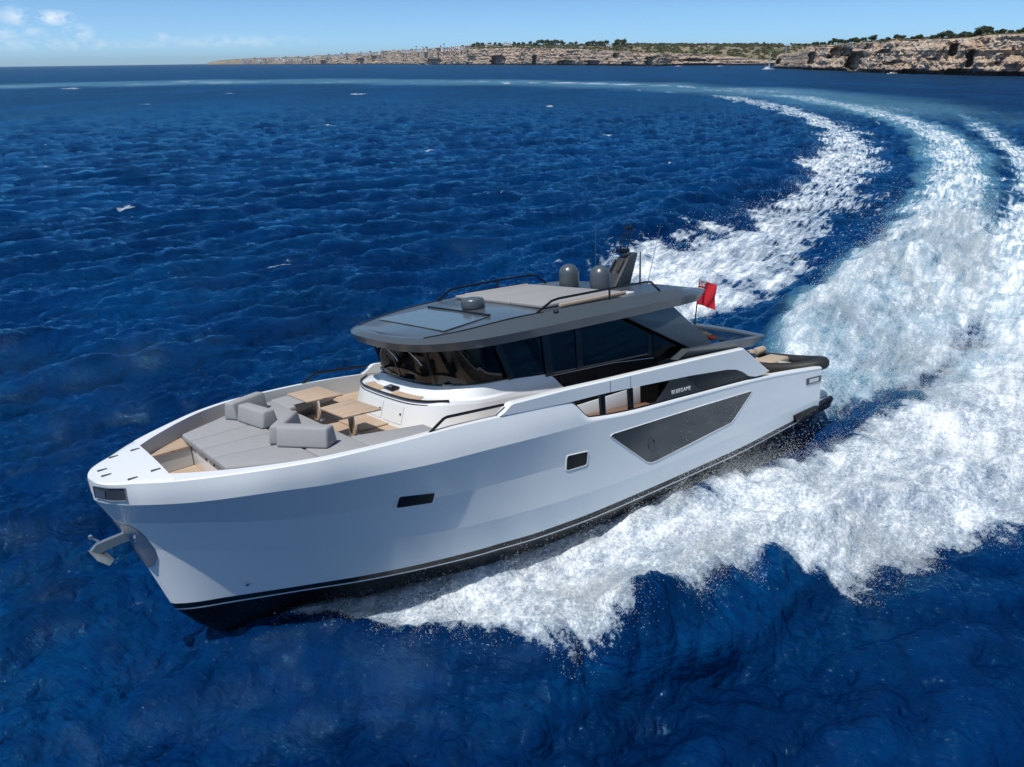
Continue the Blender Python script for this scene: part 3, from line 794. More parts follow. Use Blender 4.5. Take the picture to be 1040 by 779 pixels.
# the row above the big headland, from the cove towards the right
head_trees = [(826, .35, .75), (833, .3, .9), (841, .28, 1.0), (846, .22, .95), (851, .3, 1.1), (857, .25, .95), (863, .3, .95), (869, .28, 1.0), (874, .2, .8), (882, .25, 1.0),
              (893, .4, .7), (898, .5, .75), (908, .4, .8), (914, .5, .7), (924, .4, .7), (929, .5, .7), (944, .3, .85), (951, .3, .95), (957, .35, 1.0), (963, .3, .9), (969, .4, .85), (976, .4, .8), (983, .4, .75),
              (988, .4, .95), (993, .4, 1.15), (998, .45, 1.0), (1006, .5, .6), (1013, .6, .6), (1021, .6, .6), (1029, .6, .65), (1037, .6, .7)]
HEADSC = .78
for i, (u, v, s) in enumerate(head_trees):
    p = near_ground(u, v * .55)
    put_tree(2 if i % 3 else 0, p + Vector((0, 0, -.8)), s * HEADSC, 'low dark pine in the broken row of trees along the top of the right headland', 'trees on the right headland', random.uniform(0, 6))
# the pines on the skyline of the far shore
rng_t = np.random.default_rng(5)
sky_trees = [(481, .55, 1.3), (486, .5, 1.5), (490, .6, 1.4), (497, .7, 1.0), (503, .7, 1.0), (508, .6, 1.1), (514, .7, 1.0), (522, .5, 1.2), (527, .6, 1.2), (532, .7, 1.1), (538, .6, 1.2), (544, .5, 1.5), (549, .6, 1.6), (554, .5, 1.7), (559, .6, 1.7), (564, .5, 1.6), (569, .6, 1.5), (573, .7, 1.2),
             (580, .8, 1.0), (584, .7, 1.2), (590, .8, .9), (596, .6, 1.3), (601, .6, 1.4), (606, .7, 1.4), (611, .6, 1.3), (616, .7, 1.3), (623, .6, 1.2), (629, .5, 1.7), (633, .6, 1.5), (640, .9, .8), (647, .9, .8), (656, .95, .7), (671, .95, 1.0), (690, .95, .7), (702, .95, .6), (717, .95, .6), (735, .95, .7), (748, .95, .7), (761, .95, .9), (766, .95, .9), (774, .95, .8), (785, .95, .9), (790, .95, .9), (801, .95, .8), (812, .95, .8)]
for i, (u, v, s) in enumerate(sky_trees):
    p = far_ground(u, v)
    sc = s * (1.15 if u < 640 else .9)
    put_tree(i % 3, p + Vector((0, 0, -.8)), sc, 'dark green tree breaking the skyline behind the scrub of the far shore', 'trees on the far skyline', random.uniform(0, 6))
# gardens between the villas
for i in range(30):
    u = 262 + 215 * i / 30 + random.uniform(-2, 2); v = random.uniform(.12, .8)
    p = far_ground(u, v)
    put_tree(1 + (i % 2), p + Vector((0, 0, -.8)), random.uniform(.8, 1.15) * (1.25 if u < 380 else 1.0), 'small dark garden tree standing among the white villas on the far cliffs', 'garden trees among the villas', random.uniform(0, 6))

def build_scrub(name, ground, u0, u1, n, seed, v0, v1, smin, smax, mt):
    rng = np.random.default_rng(seed)
    V, F = [], []
    for k in range(n):
        u = rng.uniform(u0, u1); v = v0 + (v1 - v0) * rng.random() ** .8
        p = np.array(ground(u, v)); s = rng.uniform(smin, smax)
        if vnoise(np.array([u * .25]), np.array([v * 9.]), 5)[0] < .36: continue
        for q in range(9):
            d = rng.normal(size=3); d[2] = abs(d[2]); d /= np.linalg.norm(d)
            c = p + d * s * np.array([1, 1, .8]) * rng.uniform(.5, 1)
            nrm = d + rng.normal(size=3) * .3; nrm /= np.linalg.norm(nrm)
            a = np.cross(nrm, rng.normal(size=3)); a /= np.linalg.norm(a); b = np.cross(nrm, a)
            r = s * rng.uniform(.3, .6); o = len(V)
            V += [c - a * r, c - b * r * .8, c + a * r, c + b * r * .8]; F.append((o, o + 1, o + 2, o + 3))
    return mesh_np(name, np.array(V), np.array(F), mt, 'stuff', smooth=False)
sc1 = build_scrub('scrub', far_ground, 470, 850, 5200, 12, .05, 1.0, 1.6, 3.6, SCRUB)
sc4 = build_scrub('scrub', far_ground, 470, 850, 1500, 19, .80, 1.0, 2.6, 4.6, SCRUB)
tag(sc4, 'darker scrub and low trees closing the skyline above the far shore', 'scrub')
tag(sc1, 'low olive green scrub covering the slope above the far cliffs', 'scrub')
sc2 = build_scrub('scrub', near_ground, 815, 1060, 700, 13, .06, .6, .5, 1.3, SCRUB)
tag(sc2, 'thin dry scrub on the flat top of the right headland', 'scrub')
sc3 = build_scrub('scrub', far_ground, 232, 480, 900, 14, .03, .9, 1.6, 3.6, SCRUB)
tag(sc3, 'low green garden scrub between the white villas', 'scrub')

# ------------------------------------------------------------------ villas on the far cliffs
WHITEW = mat('white_render', (.90, .885, .86), .85, var=.05, vscale=.4)
CREAMW = mat('cream_render', (.62, .52, .42), .85, var=.06, vscale=.4)
TILE = mat('roof_tile', (.38, .24, .17), .85, var=.2, vscale=1.5)
DARKG = mat('dark_glass', (.03, .04, .05), .15)
def make_villa(kind):
    root = empty('villa', (0, 0, 0))
    wm = CREAMW if kind == 2 else WHITEW
    w, d, h = [(13, 9, 6.2), (16, 9, 3.6), (11, 9, 6.6), (9, 8, 3.8)][kind]
    mb = MB(); mb.box((0, 0, h / 2 - .5), (w, d, h + 1))
    if kind in (0, 2): mb.box((w * .5 + 2.0, .6, 1.3), (4.2, d * .8, 3.4))
    mb.build('wall', wm, root)
    rb = MB()
    if kind in (1, 2):
        e = .5
        rb.add([(-w / 2 - e, -d / 2 - e, h), (w / 2 + e, -d / 2 - e, h), (w / 2 + e, d / 2 + e, h), (-w / 2 - e, d / 2 + e, h), (-w / 4, 0, h + 1.7), (w / 4, 0, h + 1.7)], [(0, 1, 5, 4), (1, 2, 5), (2, 3, 4, 5), (3, 0, 4), (3, 2, 1, 0)])
        ro = rb.build('roof', TILE, root)
    else:
        rb.box((0, 0, h + .16), (w + .35, d + .35, .32)); ro = rb.build('roof', wm, root)
    cb = MB(); cb.box((w * .22, 0, h + .9), (.9, .9, 1.8)); cb.build('chimney', wm, ro)
    for i in range(3):
        for fl in range(2 if h > 5 else 1):
            wb = MB(); wb.box((-w * .32 + i * w * .32, -d / 2 - .03, 1.5 + fl * 2.9), (1.7, .1, 1.5 if fl else 1.9))
            wb.build('window', DARKG, root)
    return root
VIL = [make_villa(k) for k in range(4)]
_vu = [False] * 4
villa_spots = []
us_ = [249, 254, 259, 265, 270, 275, 281, 286, 291, 296, 301, 307, 312, 318, 323, 328, 334, 343, 347, 351, 355, 360, 365, 370, 374, 379, 384, 389, 393, 398, 404, 410, 415, 420, 426, 436, 446, 455, 466, 246, 251, 256, 262, 267, 272, 278, 284, 288, 293, 298, 304, 309, 315, 320, 325, 331, 337, 341, 345, 349, 353, 358, 363, 367, 372, 377, 381, 386, 391, 395, 402, 407, 412, 418, 423, 428, 433, 438, 443, 448, 453, 458, 463, 471, 476, 497, 515, 618]
for i, u in enumerate(us_):
    k = [0, 1, 3, 0, 2, 1, 0, 3][i % 8]
    v = [.06, .22, .10, .5, .03, .16, .34, .08][(i * 5) % 8]
    if u > 490: v = .5
    p = far_ground(u, v)
    r = copy_tree(VIL[k]) if _vu[k] else VIL[k]
    _vu[k] = True
    sc = (2.1 if u < 330 else 1.5) if u < 480 else 1.2
    r.location = p + Vector((0, 0, -.3)); r.scale = (sc, sc, sc * .82 if u < 480 else sc)
    b = bearing(u)
    r.rotation_euler = (0, 0, math.atan2(b.y, b.x) - math.pi / 2 + random.uniform(-.5, .5))
    lab = ['white two storey villa with a flat roof in the row on the far cliffs', 'long low white villa with a tiled roof in the row on the far cliffs', 'cream two storey villa with a tiled roof in the row on the far cliffs', 'small flat roofed white villa in the row on the far cliffs'][k]
    if u == 497: lab = 'low white villa alone among the pines right of the village'
    if u == 515: lab = 'white villa alone below the pines at the right end of the village'
    if u == 618: lab = 'lone white house among dark pines on the far skyline'
    tag(r, lab, 'villa', ['flat roofed white villas of two storeys', 'low white villas with tiled roofs', 'cream villas with tiled roofs', 'small flat roofed white villas'][k] if u < 480 else 'villas standing alone')
for u, v, s in [(424, .2, 1.0), (430.5, .3, .8), (433.5, .3, .8), (452, .35, 1.0)]:
    root = empty('palm_tree', far_ground(u, v) + Vector((0, 0, -.5)))
    h = 17 * s
    mb = MB(); mb.tube([(0, 0, 0), (.3, 0, h * .5), (.2, .1, h)], [.45, .36, .32], 7); mb.build('trunk', BARK, root)
    cb = MB(); cb.keep = True
    for k in range(22):
        a = k * 2.4; el = random.uniform(-.5, .9); L = random.uniform(3, 4.2)
        dx, dy = math.cos(a), math.sin(a)
        q = [(dx * L * t_ * math.cos(el * (1 - .4 * t_)), dy * L * t_ * math.cos(el), h + L * (t_ * math.sin(el) - t_ * t_ * .55)) for t_ in (0, .35, .7, 1)]
        vs_ = []
        for (x, y, z), wd in zip(q, (.25, .7, .55, .05)): vs_ += [(x - dy * wd, y + dx * wd, z), (x + dy * wd, y - dx * wd, z)]
        cb.add(vs_, [(0, 1, 3, 2), (2, 3, 5, 4), (4, 5, 7, 6)])
    cb.build('crown', PINE, root)
    tag(root, {424: 'tall palm standing alone on the skyline left of the palm pair', 430.5: 'left palm of the pair on the village skyline', 433.5: 'right palm of the pair on the village skyline', 452: 'palm standing alone on the skyline right of the palm pair'}[u], 'palm', 'palms above the villas')

# ------------------------------------------------------------------ boats lying off the coast
BWHITE = mat('boat_white', (.78, .79, .80), .35, var=.03)
ALU = mat('spar_metal', (.62, .63, .64), .35, metal=.3)
def small_boat(name, loc, rz, L, label, sail=False, mast=0., beam=.32, hull2=False, cat='boat'):
    root = empty(name, loc); root.rotation_euler = (0, 0, rz)
    def hull(yo, B, nm='hull'):
        mb = MB(); rings = []
        for t_, bw, zz in ((-.5, .8, 1.0), (-.3, 1, .95), (0, 1, .98), (.25, .8, 1.08), (.42, .38, 1.2), (.5, .03, 1.28)):
            f = L * .085
            rings.append([(L * t_, yo - B * bw / 2, f * zz), (L * t_, yo - B * bw * .36, -.3), (L * t_, yo + B * bw * .36, -.3), (L * t_, yo + B * bw / 2, f * zz)])
        mb.loft(rings); return mb.build(nm, BWHITE, root, bevel=.03)
    if hull2:
        hull(-L * .22, L * .13); hull(L * .22, L * .13)
        mb = MB(); mb.box((-L * .05, 0, L * .085), (L * .6, L * .5, L * .05)); mb.build('bridge_deck', BWHITE, root, bevel=.05)
    else: hull(0, L * beam)
    if sail or not hull2:
        mb = MB(); hz = L * .085
        mb.prism([(-L * .22, -L * .11, hz), (L * .16, -L * .09, hz), (L * .10, -L * .09, hz + L * .085), (-L * .2, -L * .10, hz + L * .085)], (0, L * .2, 0))
        c = mb.build('cabin', BWHITE, root, bevel=.05)
    else:
        mb = MB(); mb.prism([(-L * .3, -L * .19, L * .1), (L * .14, -L * .16, L * .1), (L * .06, -L * .14, L * .2), (-L * .28, -L * .16, L * .2)], (0, L * .34, 0)); c = mb.build('cabin', BWHITE, root, bevel=.05)
    mb = MB()
    hw = .165 if hull2 else .104
    mb.box((-L * .06, -L * hw - .02, L * .135), (L * .24, .05, L * .03)); mb.build('window', DARKG, c)
    if mast:
        mb = MB(); mb.tube([(L * .06, 0, L * .08), (L * .06, 0, mast)], [.5, .36], 8); ms_ = mb.build('mast', ALU, root)
        mb = MB(); mb.tube([(L * .06, -L * .12, mast * .62), (L * .06, L * .12, mast * .62)], .06, 6); mb.build('spreader', ALU, ms_)
        mb = MB(); mb.tube([(L * .05, 0, L * .24), (-L * .36, 0, L * .25)], [.2, .16], 8); mb.build('boom', BWHITE, root)
        mb = MB()
        for q in ((L * .48, 0, L * .1), (-L * .45, 0, L * .1), (-.02, L * .18, L * .08), (-.02, -L * .18, L * .08)): mb.tube([q, (L * .06, 0, mast * .97)], .035, 4)
        mb.build('rigging', ALU, root)
    tag(root, label, cat); return root
def off(u, d): b = bearing(u); return Vector((b.x * d, b.y * d, 0))
small_boat('sailing_catamaran', off(781.5, 760), .25, 9.5, 'white sailing catamaran with a bare mast anchored off the right headland', mast=13.5, hull2=True, cat='sailboat')
small_boat('sailing_yacht', off(797, 985), .9, 13, 'sailing yacht hidden behind the headland with only its bare mast showing', True, 25, cat='sailboat')
small_boat('motor_boat', off(909.5, 560), .1, 6.5, 'small white motorboat under the cliffs of the right headland', beam=.36)
small_boat('motor_boat', off(425.5, 2300), .1, 10, 'left one of two tiny white motorboats off the villa cliffs', beam=.36)
small_boat('motor_boat', off(433.5, 2300), -.2, 9, 'right one of two tiny white motorboats off the villa cliffs', beam=.36)
small_boat('motor_boat', off(690, 1050), .1, 9, 'low white motorboat at the foot of the far cove, left of its pair', beam=.3)
small_boat('motor_boat', off(732, 1030), .1, 8, 'low white motorboat at the foot of the far cove, nearer the catamaran', beam=.3)

# ------------------------------------------------------------------ sea air between the yacht and the coast
mb = MB(); mb.box((0, 0, 55), (31000, 31000, 132))
hz = bpy.data.materials.new('sea_air'); hz.use_nodes = True
hz.node_tree.nodes.remove(hz.node_tree.nodes['Principled BSDF'])
pv = hz.node_tree.nodes.new('ShaderNodeVolumePrincipled')
pv.inputs['Color'].default_value = (.78, .90, 1, 1); pv.inputs['Density'].default_value = HAZE_DENSITY; pv.inputs['Anisotropy'].default_value = .25
hz.node_tree.links.new(pv.outputs[0], hz.node_tree.nodes['Material Output'].inputs['Volume'])
haze = mb.build('haze', hz, kind='stuff')
# ================================================================== YACHT (boat coordinates: x forward from the stern, y to port, z up)
def pchip(xk, yk):
    xk = np.asarray(xk, float); yk = np.asarray(yk, float)
    if xk[0] > xk[-1]: xk, yk = xk[::-1], yk[::-1]
    h = np.diff(xk); dl = np.diff(yk) / h
    d = np.zeros_like(yk)
    for i in range(1, len(xk) - 1):
        if dl[i - 1] * dl[i] > 0:
            w1, w2 = 2 * h[i] + h[i - 1], h[i] + 2 * h[i - 1]
            d[i] = (w1 + w2) / (w1 / dl[i - 1] + w2 / dl[i])
    d[0], d[-1] = dl[0], dl[-1]
    def f(x):
        x = np.clip(np.asarray(x, float), xk[0], xk[-1])
        i = np.clip(np.searchsorted(xk, x) - 1, 0, len(h) - 1)
        t = (x - xk[i]) / h[i]
        return ((1 + 2 * t) * (1 - t) ** 2 * yk[i] + t * (1 - t) ** 2 * h[i] * d[i] + t * t * (3 - 2 * t) * yk[i + 1] + t * t * (t - 1) * h[i] * d[i + 1])
    return f
class Line:
    def __init__(s, pts):
        P = np.array(pts, float); s.P = P; s.xe = P[0, 0]
        s.fy = pchip(P[:, 0], P[:, 1]); s.fz = pchip(P[:, 0], P[:, 2])
    def y(s, x): return np.where(np.asarray(x) > s.xe, 0, s.fy(x))
    def z(s, x): return s.fz(x)
SHEER = Line([(21.62, 0, 3.52), (21.60, .18, 3.52), (21.56, .36, 3.522), (21.45, .63, 3.525), (21.03, 1.08, 3.545), (20.64, 1.5, 3.565), (19.85, 2.10, 3.605), (18.8, 2.71, 3.65), (18.14, 2.93, 3.657), (16.3, 3.10, 3.64), (14.5, 3.08, 3.55), (12.45, 2.95, 3.34), (12.35, 2.945, 3.32), (11.9, 2.94, 2.90), (11.8, 2.94, 2.83), (11.6, 2.94, 2.79), (10.2, 2.93, 2.63), (8.5, 2.92, 2.53), (4.5, 2.88, 2.28), (1.0, 2.85, 1.90)])
KNUCK = Line([(21.605, 0, 3.11), (21.57, 0.16, 3.11), (21.5, 0.34, 3.11), (21.33, 0.66, 3.115), (20.95, 1.11, 3.125), (20.3, 1.73, 3.15), (19.2, 2.47, 3.2), (18.1, 2.91, 3.17), (15.95, 3.21, 3.05), (14.4, 3.2, 2.95), (12.65, 3.07, 2.79), (11.6, 2.985, 2.69), (10.2, 2.965, 2.53), (8.5, 2.935, 2.43), (4.5, 2.895, 2.18), (1.0, 2.865, 1.8)])
MIDL = Line([(21.37, 0, 2.62), (21.30, .17, 2.62), (21.1, .44, 2.61), (20.7, .80, 2.58), (20.2, 1.16, 2.54), (19.2, 1.86, 2.45), (18.1, 2.38, 2.38), (16.5, 2.84, 2.25), (15, 3.02, 2.12), (13, 2.98, 1.94), (11, 2.945, 1.75), (8, 2.93, 1.58), (4, 2.89, 1.44), (1.0, 2.86, 1.30)])
CREASE = Line([(21.13, 0, 1.98), (21.06, .14, 1.975), (20.9, .32, 1.95), (20.2, .80, 1.84), (18.7, 1.68, 1.60), (17.9, 2.08, 1.58), (16.95, 2.48, 1.47), (15, 2.88, 1.27), (13, 2.95, 1.08), (11, 2.92, .92), (8, 2.91, .82), (4, 2.87, .80), (1.0, 2.85, .80)])
STRIPE = Line([(20.72, 0, .60), (20.66, .10, .60), (19.75, .60, .575), (18.6, 1.22, .575), (17.2, 1.92, .57), (16, 2.36, .56), (14.7, 2.69, .54), (13.4, 2.83, .46), (11.5, 2.86, .37), (9, 2.865, .34), (6, 2.86, .33), (2.9, 2.83, .42), (1.0, 2.80, .48)])
WTOP = Line([(20.665, 0, .455), (20.60, .09, .455), (19.73, .545, .435), (18.6, 1.13, .435), (17.2, 1.85, .435), (16, 2.30, .42), (14.7, 2.65, .40), (13.4, 2.80, .32), (11.5, 2.845, .225), (9, 2.85, .195), (6, 2.85, .18), (2.9, 2.82, .29), (1.0, 2.78, .34)])
WBOT = Line([(20.64, 0, .42), (20.58, .085, .42), (19.72, .535, .40), (18.6, 1.11, .40), (17.2, 1.83, .40), (16, 2.28, .385), (14.7, 2.63, .365), (13.4, 2.785, .285), (11.5, 2.835, .19), (9, 2.845, .16), (6, 2.845, .145), (2.9, 2.815, .255), (1.0, 2.77, .30)])
BILGE = Line([(20.30, 0, -.05), (20.2, .09, -.06), (19.6, .30, -.08), (18.6, .72, -.12), (17.2, 1.36, -.12), (16, 1.85, -.12), (14.7, 2.25, -.13), (13, 2.5, -.16), (9, 2.6, -.25), (1, 2.5, -.2)])
KEEL = Line([(19.95, 0, -.40), (19.36, 0.0, -.71), (18.5, 0, -.92), (16, 0, -1.2), (10, 0, -1.3), (1, 0, -.95)])
ROWS = [KEEL, BILGE, WBOT, WTOP, STRIPE, CREASE, MIDL, KNUCK, SHEER]
X0 = 1.0
def stations(n=170):
    u = np.linspace(0, 1, n)
    return 1 - (1 - u) ** 1.9
TT = stations()
def line_pts(L, side=1):
    x = X0 + (L.xe - X0) * TT
    y = L.y(x) * side; y[-1] = 0
    return np.stack([x, y, L.z(x)], 1)
def hull_y(x, z):
    zs = [float(L.z(x)) for L in ROWS]; ys = [float(L.y(x)) for L in ROWS]
    return float(np.interp(z, zs, ys))
def hull_pt(x, z, off=0., side=1):
    y = hull_y(x, z)
    e = .02
    gx = (hull_y(x + e, z) - hull_y(x - e, z)) / (2 * e); gz = (hull_y(x, z + e) - hull_y(x, z - e)) / (2 * e)
    n = Vector((-gx, 1, -gz)).normalized()
    p = Vector((x, y, z)) + n * off
    return Vector((p.x, p.y * side, p.z))

HULLP = mat('hull_paint', (.82, .855, .865), .32, var=.003, vscale=.6, coat=.45, spec=.4)
WHITE = mat('white_gelcoat', (.76, .775, .79), .32, var=.02, vscale=1., coat=.3)
BLACKG = mat('black_gloss', (.009, .010, .012), .22, coat=.15, spec=.4)
ANTIF = mat('black_bottom', (.006, .006, .007), .28, var=.1, spec=.25)
GREYP = mat('grey_metallic_paint', (.086, .104, .121), .34, .25, var=.03, vscale=.8, coat=.35)
GREYD = mat('dark_grey_paint', (.060, .068, .078), .4, .1, var=.05)
CUSH = mat('grey_fabric', (.315, .318, .335), .93, var=.07, vscale=5, bump=.35, bscale=160, spec=.15)
CUSHL = mat('pale_fabric', (.285, .288, .30), .93, var=.05, vscale=4, bump=.3, bscale=150, spec=.15)
TAN = mat('tan_leather', (.42, .33, .25), .7, var=.1, vscale=6)
BROWN = mat('brown_wood', (.20, .105, .06), .45, var=.25, vscale=8)
STEEL = mat('polished_steel', (.70, .67, .62), .22, .88, var=.06, vscale=6)
RUBBER = mat('black_rubber', (.018, .019, .021), .6, var=.15)
INNER = mat('bulwark_lining', (.50, .52, .54), .5, var=.03)
def teak_material():
    m = bpy.data.materials.new('teak_planks'); t = NT(m)
    co = t.coord()
    s = t.add('SeparateXYZ'); t.l.new(co, s.inputs[0])
    fr = t.math('FRACT', t.math('MULTIPLY', s.outputs['Y'], 11.))
    seam = t.math('LESS_THAN', fr, .09)
    g = t.noise(t.mapping(co, (2.2, 22, 8)), 1, 5, .6)
    pl = t.add('TexWhiteNoise', noise_dimensions='1D'); t.l.new(t.math('FLOOR', t.math('MULTIPLY', s.outputs['Y'], 11.)), pl.inputs['W'])
    c = t.mix(t.math('ADD', t.math('MULTIPLY', g, .7), t.math('MULTIPLY', pl.outputs['Value'], .3)), (.36, .255, .18), (.56, .43, .32))
    t.l.new(t.mix(t.math('MULTIPLY', seam, .6), c, (.12, .09, .07)), t.b.inputs['Base Color'])
    t.b.inputs['Roughness'].default_value = .75
    return m
TEAK = teak_material()
def glass_material(name, tint, trans, rough=.03, ior=2.3):
    m = bpy.data.materials.new(name); t = NT(m)
    tr = t.add('BsdfTransparent'); tr.inputs[0].default_value = (*tint, 1)
    b = t.b; b.inputs['Base Color'].default_value = (.006, .008, .010, 1); b.inputs['Roughness'].default_value = rough
    b.inputs['IOR'].default_value = ior
    nz = t.noise(t.coord(), 1.2, 2, .5)
    t.l.new(t.bump(nz, .02, .05), b.inputs['Normal'])
    fr = t.add('Fresnel'); fr.inputs['IOR'].default_value = ior
    mx = t.add('MixShader')
    t.l.new(t.math('SUBTRACT', trans, t.math('MULTIPLY', fr.outputs[0], trans), clamp=True), mx.inputs[0])
    t.l.new(b.outputs[0], mx.inputs[1]); t.l.new(tr.outputs[0], mx.inputs[2])
    t.l.new(mx.outputs[0], t.out.inputs['Surface'])
    return m
GLASS = glass_material('windscreen_glass', (.66, .71, .70), .92)
GLASSD = glass_material('dark_tinted_glass', (.10, .115, .12), .30, ior=1.6)
PANEL = mat('smoked_panel', (.040, .046, .053), .16, var=.03, vscale=1.5, coat=.3)
SKYL = mat('skylight_glass', (.075, .098, .12), .2, var=.1, coat=.25)

yacht = empty('motor_yacht', (0, 0, 0), mat=YM)
tag(yacht, 'large white and grey motor yacht speeding through the blue sea with its bow lifted', 'yacht')
def part(mb, name, mats, parent=None, **k): return mb.build(name, mats, parent or yacht, **k)

# ---- hull shell
mb = MB(); mb.keep = True
MI = {0: 2, 1: 2, 2: 3, 3: 1, 4: 0, 5: 0, 6: 0, 7: 0}
for side in (1, -1):
    for i in range(len(ROWS) - 1):
        a = line_pts(ROWS[i], side); b = line_pts(ROWS[i + 1], side)
        nsub = 4 if i >= 4 else 2
        rows = []
        for k in range(nsub + 1):
            f = k / nsub
            r = a * (1 - f) + b * f
            if i == 7:                                # soft outward swell of the topside band
                r[:, 1] += side * .018 * math.sin(math.pi * f) * np.clip((ROWS[7].xe - r[:, 0]) * 2, 0, 1)
            rows.append(r.tolist())
        mb.grid(rows, MI[i], flip=(side < 0))
# transom
tp = [[X0, s_ * float(L.y(X0)), float(L.z(X0))] for s_, Ls in ((1, ROWS), (-1, ROWS[::-1])) for L in Ls]
mb.add(tp, [tuple(range(len(tp)))[::-1]], 0)
# cap rail and foredeck
XF = 20.52
def y_in(x):
    return np.maximum(SHEER.y(x) - np.interp(x, [1, 12, 17.5, 18.8, 19.6, 20.2, XF], [.15, .15, .16, .20, .28, .40, .50]), .02)
capx = np.concatenate([np.linspace(X0, 11.5, 40), np.linspace(11.6, 12.6, 16), np.linspace(12.8, XF, 60)])
for side in (1, -1):
    out = np.stack([capx, side * SHEER.y(capx), SHEER.z(capx)], 1)
    mid = np.stack([capx, side * (SHEER.y(capx) - .03), SHEER.z(capx) + .018], 1)
    inn = np.stack([capx, side * y_in(capx), SHEER.z(capx) + .018], 1)
    mb.grid([out.tolist(), mid.tolist()], 3, flip=side < 0); mb.grid([mid.tolist(), inn.tolist()], 3, flip=side < 0)
fx = XF + (21.62 - XF) * (1 - (1 - np.linspace(0, 1, 40)) ** 2)
rows = []
for f in np.linspace(-1, 1, 25):
    y = SHEER.y(fx) * f; y[-1] = 0
    rows.append(np.stack([fx, y, SHEER.z(fx) + .018 * min(1, (1 - abs(f)) * 12) + .05 * (1 - f * f) * np.clip((21.6 - fx), 0, 1)], 1).tolist())
mb.grid(rows, 3)
hull = part(mb, 'hull', [HULLP, BLACKG, ANTIF, WHITE], smooth=60)

def z_deck(x): return np.interp(x, [1, 4, 8, 10, 12, 14, 19.5], [1.55, 1.85, 2.15, 2.33, 2.72, 3.15, 3.15])
# ---- inside of the bulwarks, decks
mb = MB(); mb.keep = True
wx = np.linspace(X0, XF, 160)
for side in (1, -1):
    top = np.stack([wx, side * y_in(wx), SHEER.z(wx) + .018], 1)
    zl = np.minimum(np.where(wx > 19.58, 2.84, z_deck(wx) - .05), SHEER.z(wx) - .05)
    low = np.stack([wx, side * np.minimum(y_in(wx) - .03, np.array([hull_y(a_, b_) - .06 for a_, b_ in zip(wx, zl)])), zl], 1)
    mb.grid([top.tolist(), low.tolist()], 0, flip=side < 0)
yf = float(y_in(XF))
mb.add([(XF, -yf, 3.62), (XF, yf, 3.62), (XF - .02, hull_y(XF, 2.84) - .06, 2.84), (XF - .02, -hull_y(XF, 2.84) + .06, 2.84)], [(0, 1, 2, 3)], 0)
part(mb, 'bulwark_lining', INNER, smooth=60)
mb = MB(); mb.keep = True
dx = np.linspace(X0, 19.44, 120)
mb.grid([np.stack([dx, f * (y_in(dx) - .01), np.minimum(z_deck(dx), SHEER.z(dx) - .04)], 1).tolist() for f in np.linspace(-1, 1, 9)], 0)
mb.grid([[(x, f * (min(float(y_in(x)), hull_y(x, 2.85)) - .04), 2.85) for x in np.linspace(19.5, XF, 8)] for f in (-1, 0, 1)], 0)
part(mb, 'teak_deck', TEAK)
lx = np.linspace(19.53, 20.42, 6)
mb = MB(); mb.prism([(x, -(float(y_in(x)) - .03), 3.27) for x in lx] + [(20.42, -1.12, 3.27), (19.53, -1.22, 3.27)], (0, 0, .035)); ob = part(mb, 'locker_lid', TEAK)
mb = MB(); mb.prism([(19.54, -1.25, 2.86), (20.40, -1.15, 2.86), (20.40, -1.15, 3.268), (19.54, -1.25, 3.268)], (0, -.03, 0)); mb.build('locker_front', INNER, ob)
mb = MB()
for (x, y) in [(20.65, .81), (20.65, -.81), (21.04, .82), (21.04, -.82), (21.35, .19), (21.35, -.19)]:
    mb2 = MB(); zz = float(SHEER.z(x)) + .018 + .05 * (1 - (y / max(.2, float(SHEER.y(x)))) ** 2) * min(1, max(0, 21.6 - x))
    mb2.box((x, y, zz + .004), (.17, .05, .03)); part(mb2, 'deck_cleat', GREYD, hull, bevel=.012)

# ---- fairlead and lamp let into the bow
for side in (1, -1):
    mb = MB(); rows = []
    for f in (.22, .40, .62, .84):
        r = []
        for x in np.linspace(21.20, 21.575, 10):
            z = float(KNUCK.z(x)) * (1 - f) + float(SHEER.z(x)) * f
            r.append(hull_pt(x, z, .012, side))
        rows.append(r)
    mb.grid(rows); fl = part(mb, 'fairlead', GREYD, hull)
    mb = MB()
    for x0_, x1_ in ((21.46, 21.57),): mb.grid([[hull_pt(x, float(KNUCK.z(x)) * (1 - f) + float(SHEER.z(x)) * f, .022, side) for x in np.linspace(x0_, x1_, 5)] for f in (.3, .5, .74)])
    mb.build('lamp', STEEL, fl)
    mb = MB(); mb.tube([hull_pt(x, float(KNUCK.z(x)) * (1 - f) + float(SHEER.z(x)) * f, .018, side) for x, f in ((21.2, .24), (21.4, .2), (21.575, .22), (21.58, .84), (21.4, .88), (21.2, .86))], .014, 6, closed=True); mb.build('frame', STEEL, fl)
# ---- steel anchor plate round the stem
mb = MB(); mb.keep = True
zz = np.linspace(1.56, 2.62, 16)
stem_x = lambda z: float(np.interp(z, [.42, .455, .6, 1.98, 2.62, 3.11, 3.52], [20.64, 20.665, 20.72, 21.13, 21.37, 21.605, 21.62]))
wid = np.interp(zz, [1.56, 1.75, 2.0, 2.3, 2.5, 2.62], [.06, .22, .27, .27, .22, .05])
rows = []
for t_ in np.linspace(-1, 1, 13):
    r = []
    for z, w in zip(zz, wid):
        x = stem_x(z) - abs(t_) ** 1.2 * w
        p = hull_pt(x, z, .012, 1)
        r.append((p.x + (.012 if abs(t_) < .05 else 0), (p.y if abs(t_) > .05 else 0) * (1 if t_ >= 0 else -1), p.z))
    rows.append(r)
mb.grid(rows); part(mb, 'anchor_plate', STEEL, hull, smooth=60)

